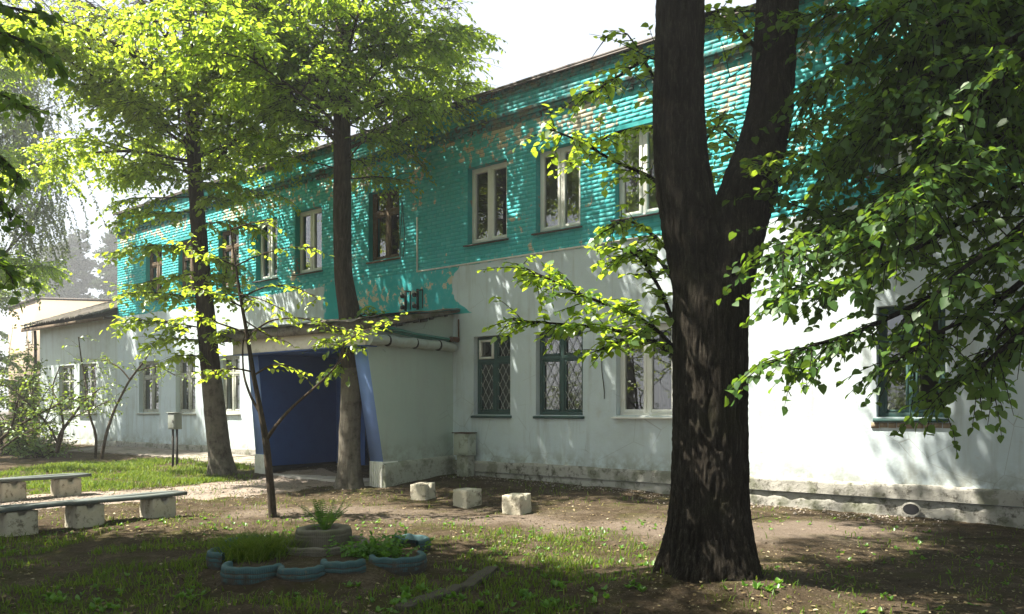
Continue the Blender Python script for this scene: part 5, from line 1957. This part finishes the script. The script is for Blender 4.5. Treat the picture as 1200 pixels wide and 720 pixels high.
# ------------------------------------------------------------------ concrete blocks and benches
def block_mesh(name, w=0.30, l=0.34, h=0.29, notch=True, groove=0.0):
    """cast block: grooved on one side, a notch in the top edge, bevelled and chipped; local origin at the base"""
    mb = MB()
    n = 3
    nx_, ny_, nz_ = 15, 12, 8
    idx = {}
    v = []

    def vid(i, j, k):
        if (i, j, k) in idx:
            return idx[(i, j, k)]
        x, y, z = (i / nx_ - .5) * w, (j / ny_ - .5) * l, k / nz_ * h
        e = 0.004 + 0.014 * float(vn(i * 0.9 + 3, j * 0.9, k * 0.9 + 8)) ** 3
        x *= 1 + 0.03 * (0.5 - k / nz_)
        y *= 1 + 0.03 * (0.5 - k / nz_)
        cnt = (i in (0, nx_)) + (j in (0, ny_)) + (k == nz_)
        if cnt >= 2:
            x -= math.copysign(e, x) * (i in (0, nx_))
            y -= math.copysign(e, y) * (j in (0, ny_))
            z -= e * (k == nz_)
        nz = 0.006 * (float(vn(x * 22 + 9, y * 22, z * 22)) - 0.5)
        x += nz
        y += nz * 0.7
        if j == 0 and i in (4, 5, 9, 10) and k > 0:
            y += groove
        if notch and i >= nx_ - 3 and j in (5, 6, 7) and k >= nz_ - 1:
            z -= 0.045                             # notch in the top
            x -= 0.02
        v.append((x, y, z))
        idx[(i, j, k)] = len(v) - 1
        return len(v) - 1

    f = []
    for j in range(ny_):
        for k in range(nz_):
            f.append([vid(0, j + 1, k), vid(0, j, k), vid(0, j, k + 1), vid(0, j + 1, k + 1)])
            f.append([vid(nx_, j, k), vid(nx_, j + 1, k), vid(nx_, j + 1, k + 1), vid(nx_, j, k + 1)])
    for i in range(nx_):
        for k in range(nz_):
            f.append([vid(i, 0, k), vid(i + 1, 0, k), vid(i + 1, 0, k + 1), vid(i, 0, k + 1)])
            f.append([vid(i + 1, ny_, k), vid(i, ny_, k), vid(i, ny_, k + 1), vid(i + 1, ny_, k + 1)])
        for j in range(ny_):
            f.append([vid(i, j, nz_), vid(i + 1, j, nz_), vid(i + 1, j + 1, nz_), vid(i, j + 1, nz_)])
    mb.add(np.array(v), f)
    return mb.mesh(name, M['block'])


BME = block_mesh('concrete_block')
BMG = block_mesh('support_block', groove=0.012)
for (u, v, rz, lab, sc) in ((495, 586, 24, 'pale concrete block nearest the porch wall', 1.0), (547, 595, 10, 'concrete block in the middle of the three on the bare ground', 1.02), (606, 603, 20, 'concrete block furthest from the porch with dark stained top edge', 1.04)):
    p = G(u, v)
    o = bpy.data.objects.new('concrete_block', BME)
    COL.objects.link(o)
    o.location = (p[0], p[1] + 0.15, float(ground(p[0], p[1] + 0.15)) - 0.03)
    o.rotation_euler = (rad(random.uniform(-2, 2)), rad(random.uniform(-2, 2)), FANG - rad(180) + rad(rz) - rad(10))
    o.scale = (sc, sc, sc)
    o['label'], o['category'], o['group'] = lab, 'block', 'loose concrete blocks in front of the wall'


def bench(end, length, sup, zs, label):
    """seat of two boards on cast blocks; end = the near-right end, the seat runs outwards along N"""
    b0 = np.array((end[0], end[1], float(ground(*end[:2]))))
    root = empty('bench', b0, label, 'bench', 'low plank benches on concrete blocks')
    dn = N / np.linalg.norm(N)
    dd = D

    def bw(a, c, z):
        p = b0[:2] + dn * a + dd * c
        return np.array((p[0], p[1], b0[2] + z))
    for c0, c1 in ((-0.17, -0.005), (0.005, 0.17)):
        mb = MB()
        n = 24
        A = np.linspace(0, length, n)
        for i in range(n - 1):
            pass
        v, f = [], []
        for a in A:
            sag = 0.006 * math.sin(a * 3.1 + c0 * 20)
            for c, z in ((c0, zs - 0.045), (c1, zs - 0.045), (c1, zs), (c0, zs)):
                v.append(bw(a, c, z + sag))
        for i in range(n - 1):
            for j in range(4):
                f.append([i * 4 + j, (i + 1) * 4 + j, (i + 1) * 4 + (j + 1) % 4, i * 4 + (j + 1) % 4])
        f.append([0, 1, 2, 3])
        f.append([(n - 1) * 4 + q for q in (3, 2, 1, 0)])
        mb.add(v, f)
        mb.build('seat_board', M['plank'], root)
    for a in sup:
        p = bw(a, 0, 0)
        o = bpy.data.objects.new('support_block', BMG)
        COL.objects.link(o)
        o.parent = root
        g = float(ground(p[0], p[1])) - 0.03
        o.location = (p[0] - b0[0], p[1] - b0[1], g - b0[2])
        o.rotation_euler = (0, 0, FANG - rad(180) + rad(8) + rad(random.uniform(-3, 3)))
        k = (zs - 0.047 + b0[2] - g) / 0.30
        o.scale = (1.0, 1.05, k)


e1_ = P(212, 570, 10.75)
bench(e1_, 4.4, (0.33, 1.28, 2.05, 3.2), 0.355, 'nearer grey plank bench on three visible concrete blocks')
e2_ = P(102, 554, 12.9)
bench(e2_, 4.0, (0.33, 1.15, 2.0, 3.2), 0.355, 'further plank bench by the lawn at the left edge')

# ------------------------------------------------------------------ metal box on posts
mbp = G(205, 548)
eb = empty('electrical_box', mbp, 'small grey metal box on two thin posts before the white wall', 'electrical box')
q = mbp[1] / F


def ew(a, b, z):
    p = mbp[:2] + D * a + N * b
    return np.array((p[0], p[1], mbp[2] + z))


mb = MB()
mb.box(ew, -0.16, 0.16, -0.09, 0.09, 0.90, 1.28)
mb.build('cabinet', M['box_metal'], eb, bevel=0.01)
mb = MB()
mb.box(ew, -0.135, 0.135, 0.092, 0.102, 0.93, 1.25)
dr_ = mb.build('cabinet_door', M['box_metal'], eb, bevel=0.003)
mb = MB()
mb.box(ew, -0.11, -0.095, 0.104, 0.115, 1.05, 1.12)
mb.build('handle', M['dark_iron'], dr_)
for a in (-0.09, 0.09):
    mb = MB()
    mb.box(ew, a - 0.02, a + 0.02, -0.02, 0.02, -0.2, 0.9)
    mb.build('post', M['dark_iron'], eb)
mb = MB()
mb.box(ew, -0.18, 0.18, -0.11, 0.12, 1.282, 1.30)
mb.build('cabinet_lid', M['box_metal'], eb)


# ------------------------------------------------------------------ tyre flower bed
def tyre_mb(c, R, h, r_in, a0, a1, rz, tread=True, wob=0.0, closed=False):
    """tyre lying flat, an arc of it from a0 to a1 degrees"""
    mb = MB()
    n = max(24, int((a1 - a0) / 4))
    g_ = 0.005
    prof = [(r_in, 0.55 * h), (r_in + 0.004, 0.93 * h), (r_in + 0.014, 0.985 * h), ((R + r_in) / 2, h), (R - 0.016, 0.99 * h), (R - 0.004, 0.94 * h), (R, 0.84 * h),
            (R + 0.004, 0.72 * h), (R + 0.004 - g_, 0.705 * h), (R + 0.004 - g_, 0.665 * h), (R + 0.006, 0.65 * h), (R + 0.007, 0.5 * h), (R + 0.007 - g_, 0.485 * h), (R + 0.007 - g_, 0.445 * h), (R + 0.006, 0.43 * h),
            (R + 0.003, 0.22 * h), (R - 0.02, -0.08)]
    att = [0.75, 0.9, 1.0, 1.0, 1.0, 0.9, 0.78, 0.55, 0.3, 0.55, 0.66, 0.5, 0.25, 0.45, 0.48, 0.25]
    m = len(prof)
    v, f, a_ = [], [], []
    N2 = n * 3
    for i in range(N2 + 1):
        q = rad(a0 + (a1 - a0) * i / N2 + rz)
        for j, (r, z) in enumerate(prof):
            rr = r
            if tread and j in (6, 7, 10, 11, 14, 15):
                rr -= 0.009 * (i % 3 == 0)
            zz = z + wob * (float(vn(math.cos(q) * 3 + c[0], math.sin(q) * 3, 2)) - 0.5) * (z / h)
            v.append((c[0] + rr * math.cos(q), c[1] + rr * math.sin(q), c[2] + zz))
    for i in range(N2):
        for j in range(m - 1):
            f.append([i * m + j, i * m + j + 1, (i + 1) * m + j + 1, (i + 1) * m + j])
            a_.append(att[j])
    mb.add(v, f, np.array(a_))
    return mb


bc = G(372, 669)
random.seed(171)
TY = [  # x and y pixel of the nearest point of the arc on the ground, radius, arc, label
    (285, 691, 0.265, 'faded teal half tyre at the front left of the flower bed', (165, 350)),
    (346, 691, 0.20, 'faded teal half tyre at the front, second from the left', (185, 355)),
    (397, 684, 0.20, 'small worn teal half tyre at the front, second from the right', (185, 350)),
    (461, 676, 0.26, 'bright edged teal half tyre at the front right of the bed', (185, 400)),
    (264, 670, 0.25, 'faded teal half tyre at the left end of the flower bed', (95, 262)),
    (470, 650, 0.27, 'dark teal half tyre at the back right of the flower bed', (-50, 130)),
    (283, 652, 0.27, 'teal half tyre behind the grass clump in the bed', (60, 215)),
]
for u, v, R, lab, arc in TY:
    c = G(u, v) + np.array((0, R, 0))
    c[2] = float(ground(c[0], c[1]))
    root = empty('tyre_edging', c, lab, 'tyre', 'teal tyres edging the flower bed')
    t = tyre_mb(c, R, (0.165 if v > 665 else 0.115) + random.uniform(-.012, .015), R - 0.06, arc[0], arc[1], 0, True, 0.018)
    t.build('tread', M['tyre'], root, smooth=True)
# soil inside, heaped
mb = MB()
v, f = [], []
nr, na = 14, 48
for i in range(nr + 1):
    for j in range(na):
        q = 2 * math.pi * j / na
        rr = i / nr
        x = bc[0] + 0.96 * rr * math.cos(q)
        y = bc[1] + 0.05 + 1.15 * rr * math.sin(q)
        z = float(ground(x, y)) + 0.10 * (1 - rr ** 4) - 0.03 * rr ** 6 + 0.03 * (float(vn(x * 6, y * 6)) - 0.5)
        v.append((x, y, z))
for i in range(nr):
    for j in range(na):
        f.append([i * na + j, (i + 1) * na + j, (i + 1) * na + (j + 1) % na, i * na + (j + 1) % na])
mb.add(v, f)
mb.build('flowerbed_soil', M['ground'], smooth=True, kind='structure')
ct_ = G(378, 655)
ct_[2] = float(ground(ct_[0], ct_[1])) + 0.08
t1 = tyre_mb(ct_ + (0.02, 0.02, 0), 0.44, 0.09, 0.36, 0, 360, 20, True, 0.03)
t1.build('flat_tyre', M['tyre_grey'], smooth=True, label='wide grey tyre lying flat under the raised one in the bed', cat='tyre', base=ct_)
cp = ct_ + np.array((0.0, 0.05, 0.085))
t2 = tyre_mb(cp, 0.275, 0.145, 0.17, 0, 360, 0, True, 0.02)
t2.build('raised_tyre', M['tyre_grey'], smooth=True, label='small mossy grey tyre raised at the centre holding a fern', cat='tyre', base=cp)
mb = MB()
th = np.arange(24) * 2 * np.pi / 24
mb.add([(cp[0] + 0.18 * math.cos(q), cp[1] + 0.18 * math.sin(q), cp[2] + 0.095) for q in th] + [(cp[0], cp[1], cp[2] + 0.105)], [[i, (i + 1) % 24, 24] for i in range(24)])
mb.build('planter_soil', M['ground'], kind='structure')


def fern_frond(b, d, L, arch_):
    mb = MB()
    n = 16
    pts = [b]
    dd = d / np.linalg.norm(d)
    for i in range(n):
        dd = dd + np.array((d[0] * 0.03, d[1] * 0.03, -arch_ / n))
        dd /= np.linalg.norm(dd)
        pts.append(pts[-1] + dd * L / n)
    pts = np.array(pts)
    mb.tube(pts, np.linspace(0.005, 0.0015, len(pts)), 4, 0.3)
    for i in range(2, n):
        t = pts[i + 1] - pts[i]
        t /= np.linalg.norm(t)
        side = np.cross(t, (0, 0, 1))
        side /= np.linalg.norm(side) + 1e-6
        w = 0.062 * math.sin(math.pi * (i / n) ** 0.75) ** 0.8 + 0.006
        for sg in (1, -1):
            for sub in (0.2,):
                p = pts[i] + (pts[i + 1] - pts[i]) * sub
                tip = p + side * sg * w + t * w * 0.45 + np.array((0, 0, -0.012))
                mid = p + side * sg * w * 0.45 + t * (w * 0.2 - 0.003)
                mid2 = p + side * sg * w * 0.45 + t * (w * 0.25 + 0.004)
                mb.add([p, mid, tip, mid2], [[0, 1, 2], [0, 2, 3]], random.random())
    return mb


fb = cp + np.array((0, 0, 0.10))
fern = empty('fern', fb, 'bright green fern rising from the small raised tyre', 'plant')
for k in range(14):
    az = k * 2.4
    el = rad(random.uniform(52, 84))
    fern_frond(fb + np.array((random.gauss(0, .02), random.gauss(0, .02), 0)), vec(az, el), random.uniform(0.30, 0.42), 0.35).build('frond', M['fern'], fern)


def tuft(b, n, L, r, spread, mat, nm, label, cat, wdt=0.006):
    root = MB()
    for k in range(n):
        p = b + np.array((random.gauss(0, r), random.gauss(0, r * 1.1), 0))
        p[2] = float(ground(p[0], p[1])) + b[2] - float(ground(b[0], b[1])) - 0.01
        az = random.uniform(0, 6.3)
        d = np.array((math.cos(az) * spread, math.sin(az) * spread, 1.0)) * L * random.uniform(0.5, 1.1)
        s = np.array((-math.sin(az), math.cos(az), 0)) * wdt
        m1, m2 = p + d * 0.5, p + d * 0.85 + np.array((d[0], d[1], -0.1 * L)) * 0.25
        root.add([p - s, p + s, m1 + s * .8, m1 - s * .8, m2], [[0, 1, 2, 3]], random.random())
        root.add([m1 - s * .8, m1 + s * .8, m2], [[0, 1, 2]], random.random())
    return root.build(nm, mat, None, kind=None, label=label, cat=cat, base=b)


gt = G(300, 661)
gt[2] += 0.08
tuft(gt, 1700, 0.27, 0.15, 0.85, M['grass'], 'grass_clump', 'thick clump of fine green grass at the left of the bed', 'plant', 0.004)
# bushy herb at the right of the bed
hb = G(445, 663)
hb[2] += 0.08
herb = empty('leafy_herb', hb, 'low bushy green plant filling the right side of the tyre bed', 'plant')
TH = Tree()
for k in range(70):
    p = hb + np.array((random.gauss(0, .16), random.gauss(0, .14), 0))
    TH.twig(p, vec(random.uniform(0, 6.3), rad(random.uniform(30, 85))), random.uniform(0.12, 0.28), 0.05, 0.014, 0.003, 0.3, 0.4)
TH.br.build('stems', M['fern'], herb, kind='stuff')
TH.leaf_mesh(M['fern'], 'foliage', herb)

# ------------------------------------------------------------------ boards and sticks on the ground
def board(p, q, w, th_, label):
    p, q = np.array(p), np.array(q)
    d = (q - p)[:2]
    L = np.linalg.norm(d)
    d /= L
    s = np.array((-d[1], d[0]))
    mb = MB()
    n = 16
    v, f = [], []
    for i in range(n + 1):
        a = L * i / n
        wl = w * (0.5 + 0.18 * (float(vn(i * .7, 2.2)) - 0.5))
        for c, z in ((-wl, 0), (wl, 0), (wl, th_), (-wl, th_)):
            xy = p[:2] + d * a + s * c
            v.append((xy[0], xy[1], float(ground(*(p[:2] + d * a))) - 0.015 + z + 0.012 * (float(vn(i * 1.1, c * 30, z * 9)) - 0.5)))
    for i in range(n):
        for j in range(4):
            f.append([i * 4 + j, (i + 1) * 4 + j, (i + 1) * 4 + (j + 1) % 4, i * 4 + (j + 1) % 4])
    f += [[0, 1, 2, 3], [n * 4 + 3, n * 4 + 2, n * 4 + 1, n * 4]]
    mb.add(v, f)
    b = (p + q) / 2
    mb.build('old_board', M['rotten'], None, label=label, cat='board', base=b, bevel=0.006)


board(G(470, 716), G(540, 690), 0.13, 0.05, 'grey weathered board half sunk in the grass, nearer the camera')
board(G(545, 692), G(578, 668), 0.12, 0.05, 'short rotten board continuing the weathered one towards the tyres')


def stick(pix, r, label):
    pts = []
    for i, (u, v, dz) in enumerate(pix):
        p = G(u, v)
        pts.append(p + (0, 0, dz))
    c, rr = resample(pts, np.linspace(r, r * 0.5, len(pts)), 0.03)
    mb = MB()
    mb.tube(c, rr, 6)
    mb.build('stick', M['bark_thin'], None, smooth=True, label=label, cat='stick', base=pts[0])


stick([(215, 716, 0.012), (235, 706, 0.03), (262, 690, 0.05)], 0.010, 'dead stick leaning toward the front left tyre')
stick([(880, 610, 0.01), (900, 606, 0.02), (925, 608, 0.01)], 0.008, 'short dry stick on the bare ground right of the forked trunk')
stick([(1130, 632, 0.012), (1155, 634, 0.02), (1185, 631, 0.012)], 0.011, 'longer dry stick on the dark soil near the plinth')

# concrete apron along the left wall: separate cracked slabs
aproot = empty('concrete_apron', fw(10, 0.5, 0.25), 'cracked grey concrete apron slabs along the left wall', 'pavement')
s = 5.2
random.seed(191)
while s < 15.0:
    L = random.uniform(0.9, 1.5)
    for a, b in ((0.1, 0.75), (0.77, 1.35)):
        mb = MB()
        n = 6
        v, f = [], []
        tl = random.uniform(-.03, .03)
        for i in range(n + 1):
            for j in range(n + 1):
                ss = s + (L - 0.025) * i / n + 0.02 * (float(vn(i * .8, j * .8, s)) - .5)
                tt = a + (b - a) * j / n + 0.03 * (float(vn(i * .9, j * .9 + 4, s)) - .5)
                p = fw(ss, tt, 0)
                v.append((p[0], p[1], float(ground(p[0], p[1])) + 0.035 + tl * (i / n - .5) + 0.01 * (float(vn(ss * 5, tt * 5)) - .5)))
        for i in range(n):
            for j in range(n):
                f.append([i * (n + 1) + j, i * (n + 1) + j + 1, (i + 1) * (n + 1) + j + 1, (i + 1) * (n + 1) + j])
        m0 = len(v)
        mb.add(v, f)
        edge = [i * (n + 1) for i in range(n + 1)] + [n * (n + 1) + j for j in range(1, n + 1)] + [i * (n + 1) + n for i in range(n - 1, -1, -1)] + [j for j in range(n - 1, 0, -1)]
        ev = [v[q] for q in edge] + [(v[q][0], v[q][1], v[q][2] - 0.12) for q in edge]
        ne = len(edge)
        mb.add(ev, [[k_, (k_ + 1) % ne, ne + (k_ + 1) % ne, ne + k_] for k_ in range(ne)])
        mb.build('slab', M['apron'], aproot)
    s += L

# potted plant behind the ground floor plastic window
pot_s, pot_z = sx(745), 1.62
pp_ = fw(pot_s, -0.30, 1.39)
po = empty('potted_plant', pp_, 'small potted plant behind the white ground floor window', 'plant')
mb = MB()
mb.tube([pp_, pp_ + (0, 0, 0.12)], [0.055, 0.08], 12)
mb.build('pot', M['terracotta'], po, smooth=True)
TP = Tree()
for k in range(14):
    TP.twig(pp_ + (0, 0, 0.12), vec(random.uniform(0, 6.3), rad(random.uniform(30, 80))), 0.2, 0.06, 0.03, 0.003, 0.4, 0.3)
TP.br.build('stems', M['fern'], po, kind='stuff')
TP.leaf_mesh(M['fern'], 'foliage', po)
sb_ = MB()
sb_.box(fw, sx(790), sx(722), -0.45, -0.215, 1.365, 1.388)
sb_.build('window_board', M['pvc'], bld)

# ------------------------------------------------------------------ grass, weeds, litter, gravel
NG = 420000
x = rng.uniform(-11, 6.5, NG)
y = rng.uniform(4.8, 19.5, NG)
ds = (x - P0[0]) * D[0] + (y - P0[1]) * D[1]
dt = (x - P0[0]) * N[0] + (y - P0[1]) * N[1]
u = 600 + F * x / y
inside = (u > -60) & (u < 1260) & (dt > 0.25)
pth = np.ones(NG)
pth = on_path(x, y)
n1 = vn(x * 0.9 + 3, y * 0.9) * 0.6 + vn(x * 2.6, y * 2.6 + 9) * 0.4
vpx = HZ + F * EYE / y
dens = S(0.38, 0.60, n1)
dens = np.maximum(dens, 0.95 * S(0.25, 0.45, n1) * S(-0.6, -1.6, x) * S(9.2, 8.4, y))
lawn = S(-4.2, -5.2, x) * S(12.3, 13.2, y) * S(1.1, 1.6, dt)               # the sunlit strip of lawn behind the benches
fore = S(9.3, 8.4, y) * S(1.2, 0.4, x) * 0.85
mid = S(10.8, 8.2, y) * S(1.9, 1.0, x) * 0.40
right = 0.20 * S(1.0, 2.0, x) * S(7.6, 6.6, y)
dens = np.clip(dens * (fore + mid + right + 0.05) + lawn * (0.15 + 0.85 * S(0.35, 0.6, vn(x * 1.9 + 60, y * 1.9) * 0.6 + vn(x * 5, y * 5 + 9) * 0.4)), 0, 1)
dens = dens * np.where(pth < 0.95, 0.03, 1.0)
d2_ = np.hypot(x[:, None] - PC2[None, ::3, 0], y[:, None] - PC2[None, ::3, 1]).min(1)
dens = dens * np.where(d2_ < 0.4, 0.15, 1.0)
bed = ((x - bc[0]) / 1.02) ** 2 + ((y - bc[1] - 0.05) / 1.2) ** 2 < 1
dens = np.where(bed, 0.06, dens)
dens = np.where((x - 1.68) ** 2 + (y - 6.5) ** 2 < 0.42 ** 2, 0, dens)
dens = np.where((ds > 0.5) & (ds < 5.3) & (dt < 2.3), 0, dens)
keep = inside & (rng.random(NG) < dens * (0.35 + 0.75 * S(0.3, 0.7, vn(x * 4.5 + 21, y * 4.5))) * np.where((y < 11.5), 0.72, 1.0))
x, y = x[keep], y[keep]
z = ground(x, y) - 0.005
n = len(x)
lw = S(-4.2, -5.2, x) * S(12.3, 13.2, y)
L = rng.uniform(0.02, 0.075, n) * (0.7 + 0.8 * vn(x * 1.7, y * 1.7)) * (1 + 0.5 * lw)
az = rng.uniform(0, 2 * np.pi, n)
lean = rng.uniform(0.15, 1.1, n)
wd = rng.uniform(0.0022, 0.0045, n) * (1 + 0.06 * y)
dx, dy = np.cos(az) * lean, np.sin(az) * lean
px, py = -np.sin(az), np.cos(az)
p0 = np.stack([x, y, z], -1)
sd = np.stack([px, py, np.zeros(n)], -1) * wd[:, None]
m1 = p0 + np.stack([dx * .4, dy * .4, np.full(n, .6)], -1) * L[:, None]
m2 = p0 + np.stack([dx * 1.1, dy * 1.1, np.full(n, .9)], -1) * L[:, None]
vv_ = np.stack([p0 - sd, p0 + sd, m1 + sd * .75, m1 - sd * .75, m2], 1).reshape(-1, 3)
k5 = np.arange(n)[:, None] * 5
tone = np.clip(rng.normal(0.45, 0.27, n) + 0.35 * (vn(x * 1.4, y * 1.4) - 0.5) + 0.14 * lw, 0, 1)  # lawn blades drier and lighter, their sunlit look put into the tone
mb = MB()
mb.add(vv_, k5 + np.array([[0, 1, 2, 3]]), tone)
mb.f.append(k5 + np.array([[3, 2, 4]]))
mb.a.append(tone)
mb.build('grass', M['grass'], kind='stuff')

# broad leaved weeds in the grass
TW = Tree()
random.seed(211)
for k in range(900):
    yy = random.uniform(4.9, 10.5)
    xx = random.uniform(-5.5, 5.5)
    if (xx - 1.68) ** 2 + (yy - 6.5) ** 2 < 0.25 or float(on_path([xx], [yy])[0]) < 1.0:
        continue
    if float(vn(xx * 0.9 + 3, yy * 0.9)) < 0.42 or (xx > 1.5 and random.random() < 0.6):
        continue
    b = np.array((xx, yy, float(ground(xx, yy))))
    for q in range(random.randint(3, 7)):
        TW.leaf(b, vec(random.uniform(0, 6.3), rad(random.uniform(15, 65))), np.array((0, 0, 1.0)), random.uniform(0.02, 0.06))
for (u, v, cnt, sz) in ((480, 700, 9, 0.11), (620, 700, 8, 0.10), (372, 693, 8, 0.07), (405, 690, 8, 0.08), (350, 698, 7, 0.06), (470, 712, 8, 0.10), (640, 712, 9, 0.09), (700, 700, 7, 0.08), (745, 690, 8, 0.08), (905, 690, 7, 0.10), (520, 700, 7, 0.09), (560, 712, 8, 0.08), (655, 690, 8, 0.08), (220, 700, 7, 0.08), (130, 715, 8, 0.09), (60, 705, 8, 0.09)):
    for r in range(4):
        b = G(u + random.gauss(0, 9), v + random.gauss(0, 4))
        for q in range(cnt):
            TW.leaf(b, vec(random.uniform(0, 6.3), rad(random.uniform(25, 75))), np.array((0, 0, 1.0)), sz * random.uniform(0.45, 0.85))
wroot = TW.leaf_mesh(M['fern'], 'weeds', None, 'ovate', 'stuff')

# dry leaves and bud scales scattered on the soil
TLt = Tree()
NL = 26000
xs = rng.uniform(-8, 8, NL)
ys = 4.9 + 10.0 * rng.random(NL) ** 1.4
ok = ((xs - P0[0]) * N[0] + (ys - P0[1]) * N[1] > 0.15)
for a, b in zip(xs[ok], ys[ok]):
    if float(vn(a * 1.3, b * 1.3 + 30)) < random.uniform(0.2, 0.65):
        continue
    p = np.array((a, b, 0.012))
    TLt.leaf(p, vec(random.uniform(0, 6.3), random.uniform(-0.15, 0.35)), np.array((random.gauss(0, .3), random.gauss(0, .3), 1)), 0.010 + 0.038 * random.random() ** 2)
P_ = np.array(TLt.lp)
P_[:, 2] += ground(P_[:, 0], P_[:, 1])
TLt.lp = list(P_)
TLt.leaf_mesh(M['litter'], 'leaf_litter', None, 'ovate', 'stuff')

# small stones on the path and along the plinth
mb = MB()
NS = 3500
q = rng.integers(0, len(PC), NS)
off = rng.normal(0, 0.55, NS) * PWID[q]
xs = PC[q, 0] + rng.normal(0, 0.6, NS)
ys = PC[q, 1] + off
st2 = rng.uniform(-8, 0.6, 700)
tt2 = np.abs(rng.normal(0.15, 0.3, 700)) + 0.1
xs = np.concatenate([xs, P0[0] + st2 * D[0] + tt2 * N[0]])
ys = np.concatenate([ys, P0[1] + st2 * D[1] + tt2 * N[1]])
ico = np.array([(0, 0, 1), (0.9, 0, 0), (0, 0.9, 0), (-0.9, 0, 0), (0, -0.9, 0), (0.6, 0.6, 0.5), (-0.6, 0.6, 0.5), (-0.6, -0.6, 0.5), (0.6, -0.6, 0.5)])
icf = np.array([[0, 8, 5], [0, 5, 6], [0, 6, 7], [0, 7, 8], [1, 5, 8], [2, 6, 5], [3, 7, 6], [4, 8, 7], [1, 2, 5], [2, 3, 6], [3, 4, 7], [4, 1, 8]])
sz = rng.uniform(0.005, 0.018, len(xs)) * np.where(rng.random(len(xs)) < 0.06, 1.8, 1)
jit = rng.uniform(0.7, 1.3, (len(xs), len(ico), 3))
vs = np.stack([xs, ys, ground(xs, ys) + 0.012], -1)[:, None] + ico[None] * jit * sz[:, None, None]
mb.add(vs.reshape(-1, 3), (np.arange(len(xs))[:, None, None] * len(ico) + icf[None]).reshape(-1, 3), np.repeat(rng.random(len(xs)), len(icf)))
mb.build('gravel', M['apron'], kind='stuff')

# clods and bits of bark on the bare soil
mb = MB()
NC = 9000
xs = rng.uniform(-6, 7.5, NC)
ys = 4.9 + 9.0 * rng.random(NC) ** 1.5
ok = ((xs - P0[0]) * N[0] + (ys - P0[1]) * N[1] > 0.12) & ((xs - 1.68) ** 2 + (ys - 6.5) ** 2 > 0.2) & (vn(xs * 1.1 + 40, ys * 1.1) > 0.35)
xs, ys = xs[ok], ys[ok]
sz = 0.003 + 0.014 * rng.random(len(xs)) ** 3
jit = rng.uniform(0.6, 1.4, (len(xs), len(ico), 3)) * np.array((1, 1, 0.7))
vs = np.stack([xs, ys, ground(xs, ys) + 0.004], -1)[:, None] + ico[None] * jit * sz[:, None, None]
mb.add(vs.reshape(-1, 3), (np.arange(len(xs))[:, None, None] * len(ico) + icf[None]).reshape(-1, 3), np.repeat(rng.random(len(xs)), len(icf)))
mb.build('soil_clods', M['ground'], kind='stuff')
# ------------------------------------------------------------------ hazy air
x0_, x1_, y0_, y1_ = ax[0] - 2, ax[-1] + 2, ay[0] - 2, ay[-1] + 2
mb = MB()
mb.box(lambda a, b, c: np.array((a, b, c)), x0_, x1_, y0_, y1_, -1.4, 38.0)
hm, hn = mat_new('hazy_air')
ho = hn.nodes.new('ShaderNodeOutputMaterial')
hv = hn.nodes.new('ShaderNodeVolumePrincipled')
hv.inputs['Color'].default_value = (0.93, 0.96, 1.0, 1)
hv.inputs['Density'].default_value = 0.0020
hv.inputs['Anisotropy'].default_value = 0.35
hn.links.new(hv.outputs[0], ho.inputs['Volume'])
mb.build('haze', hm, kind='stuff')
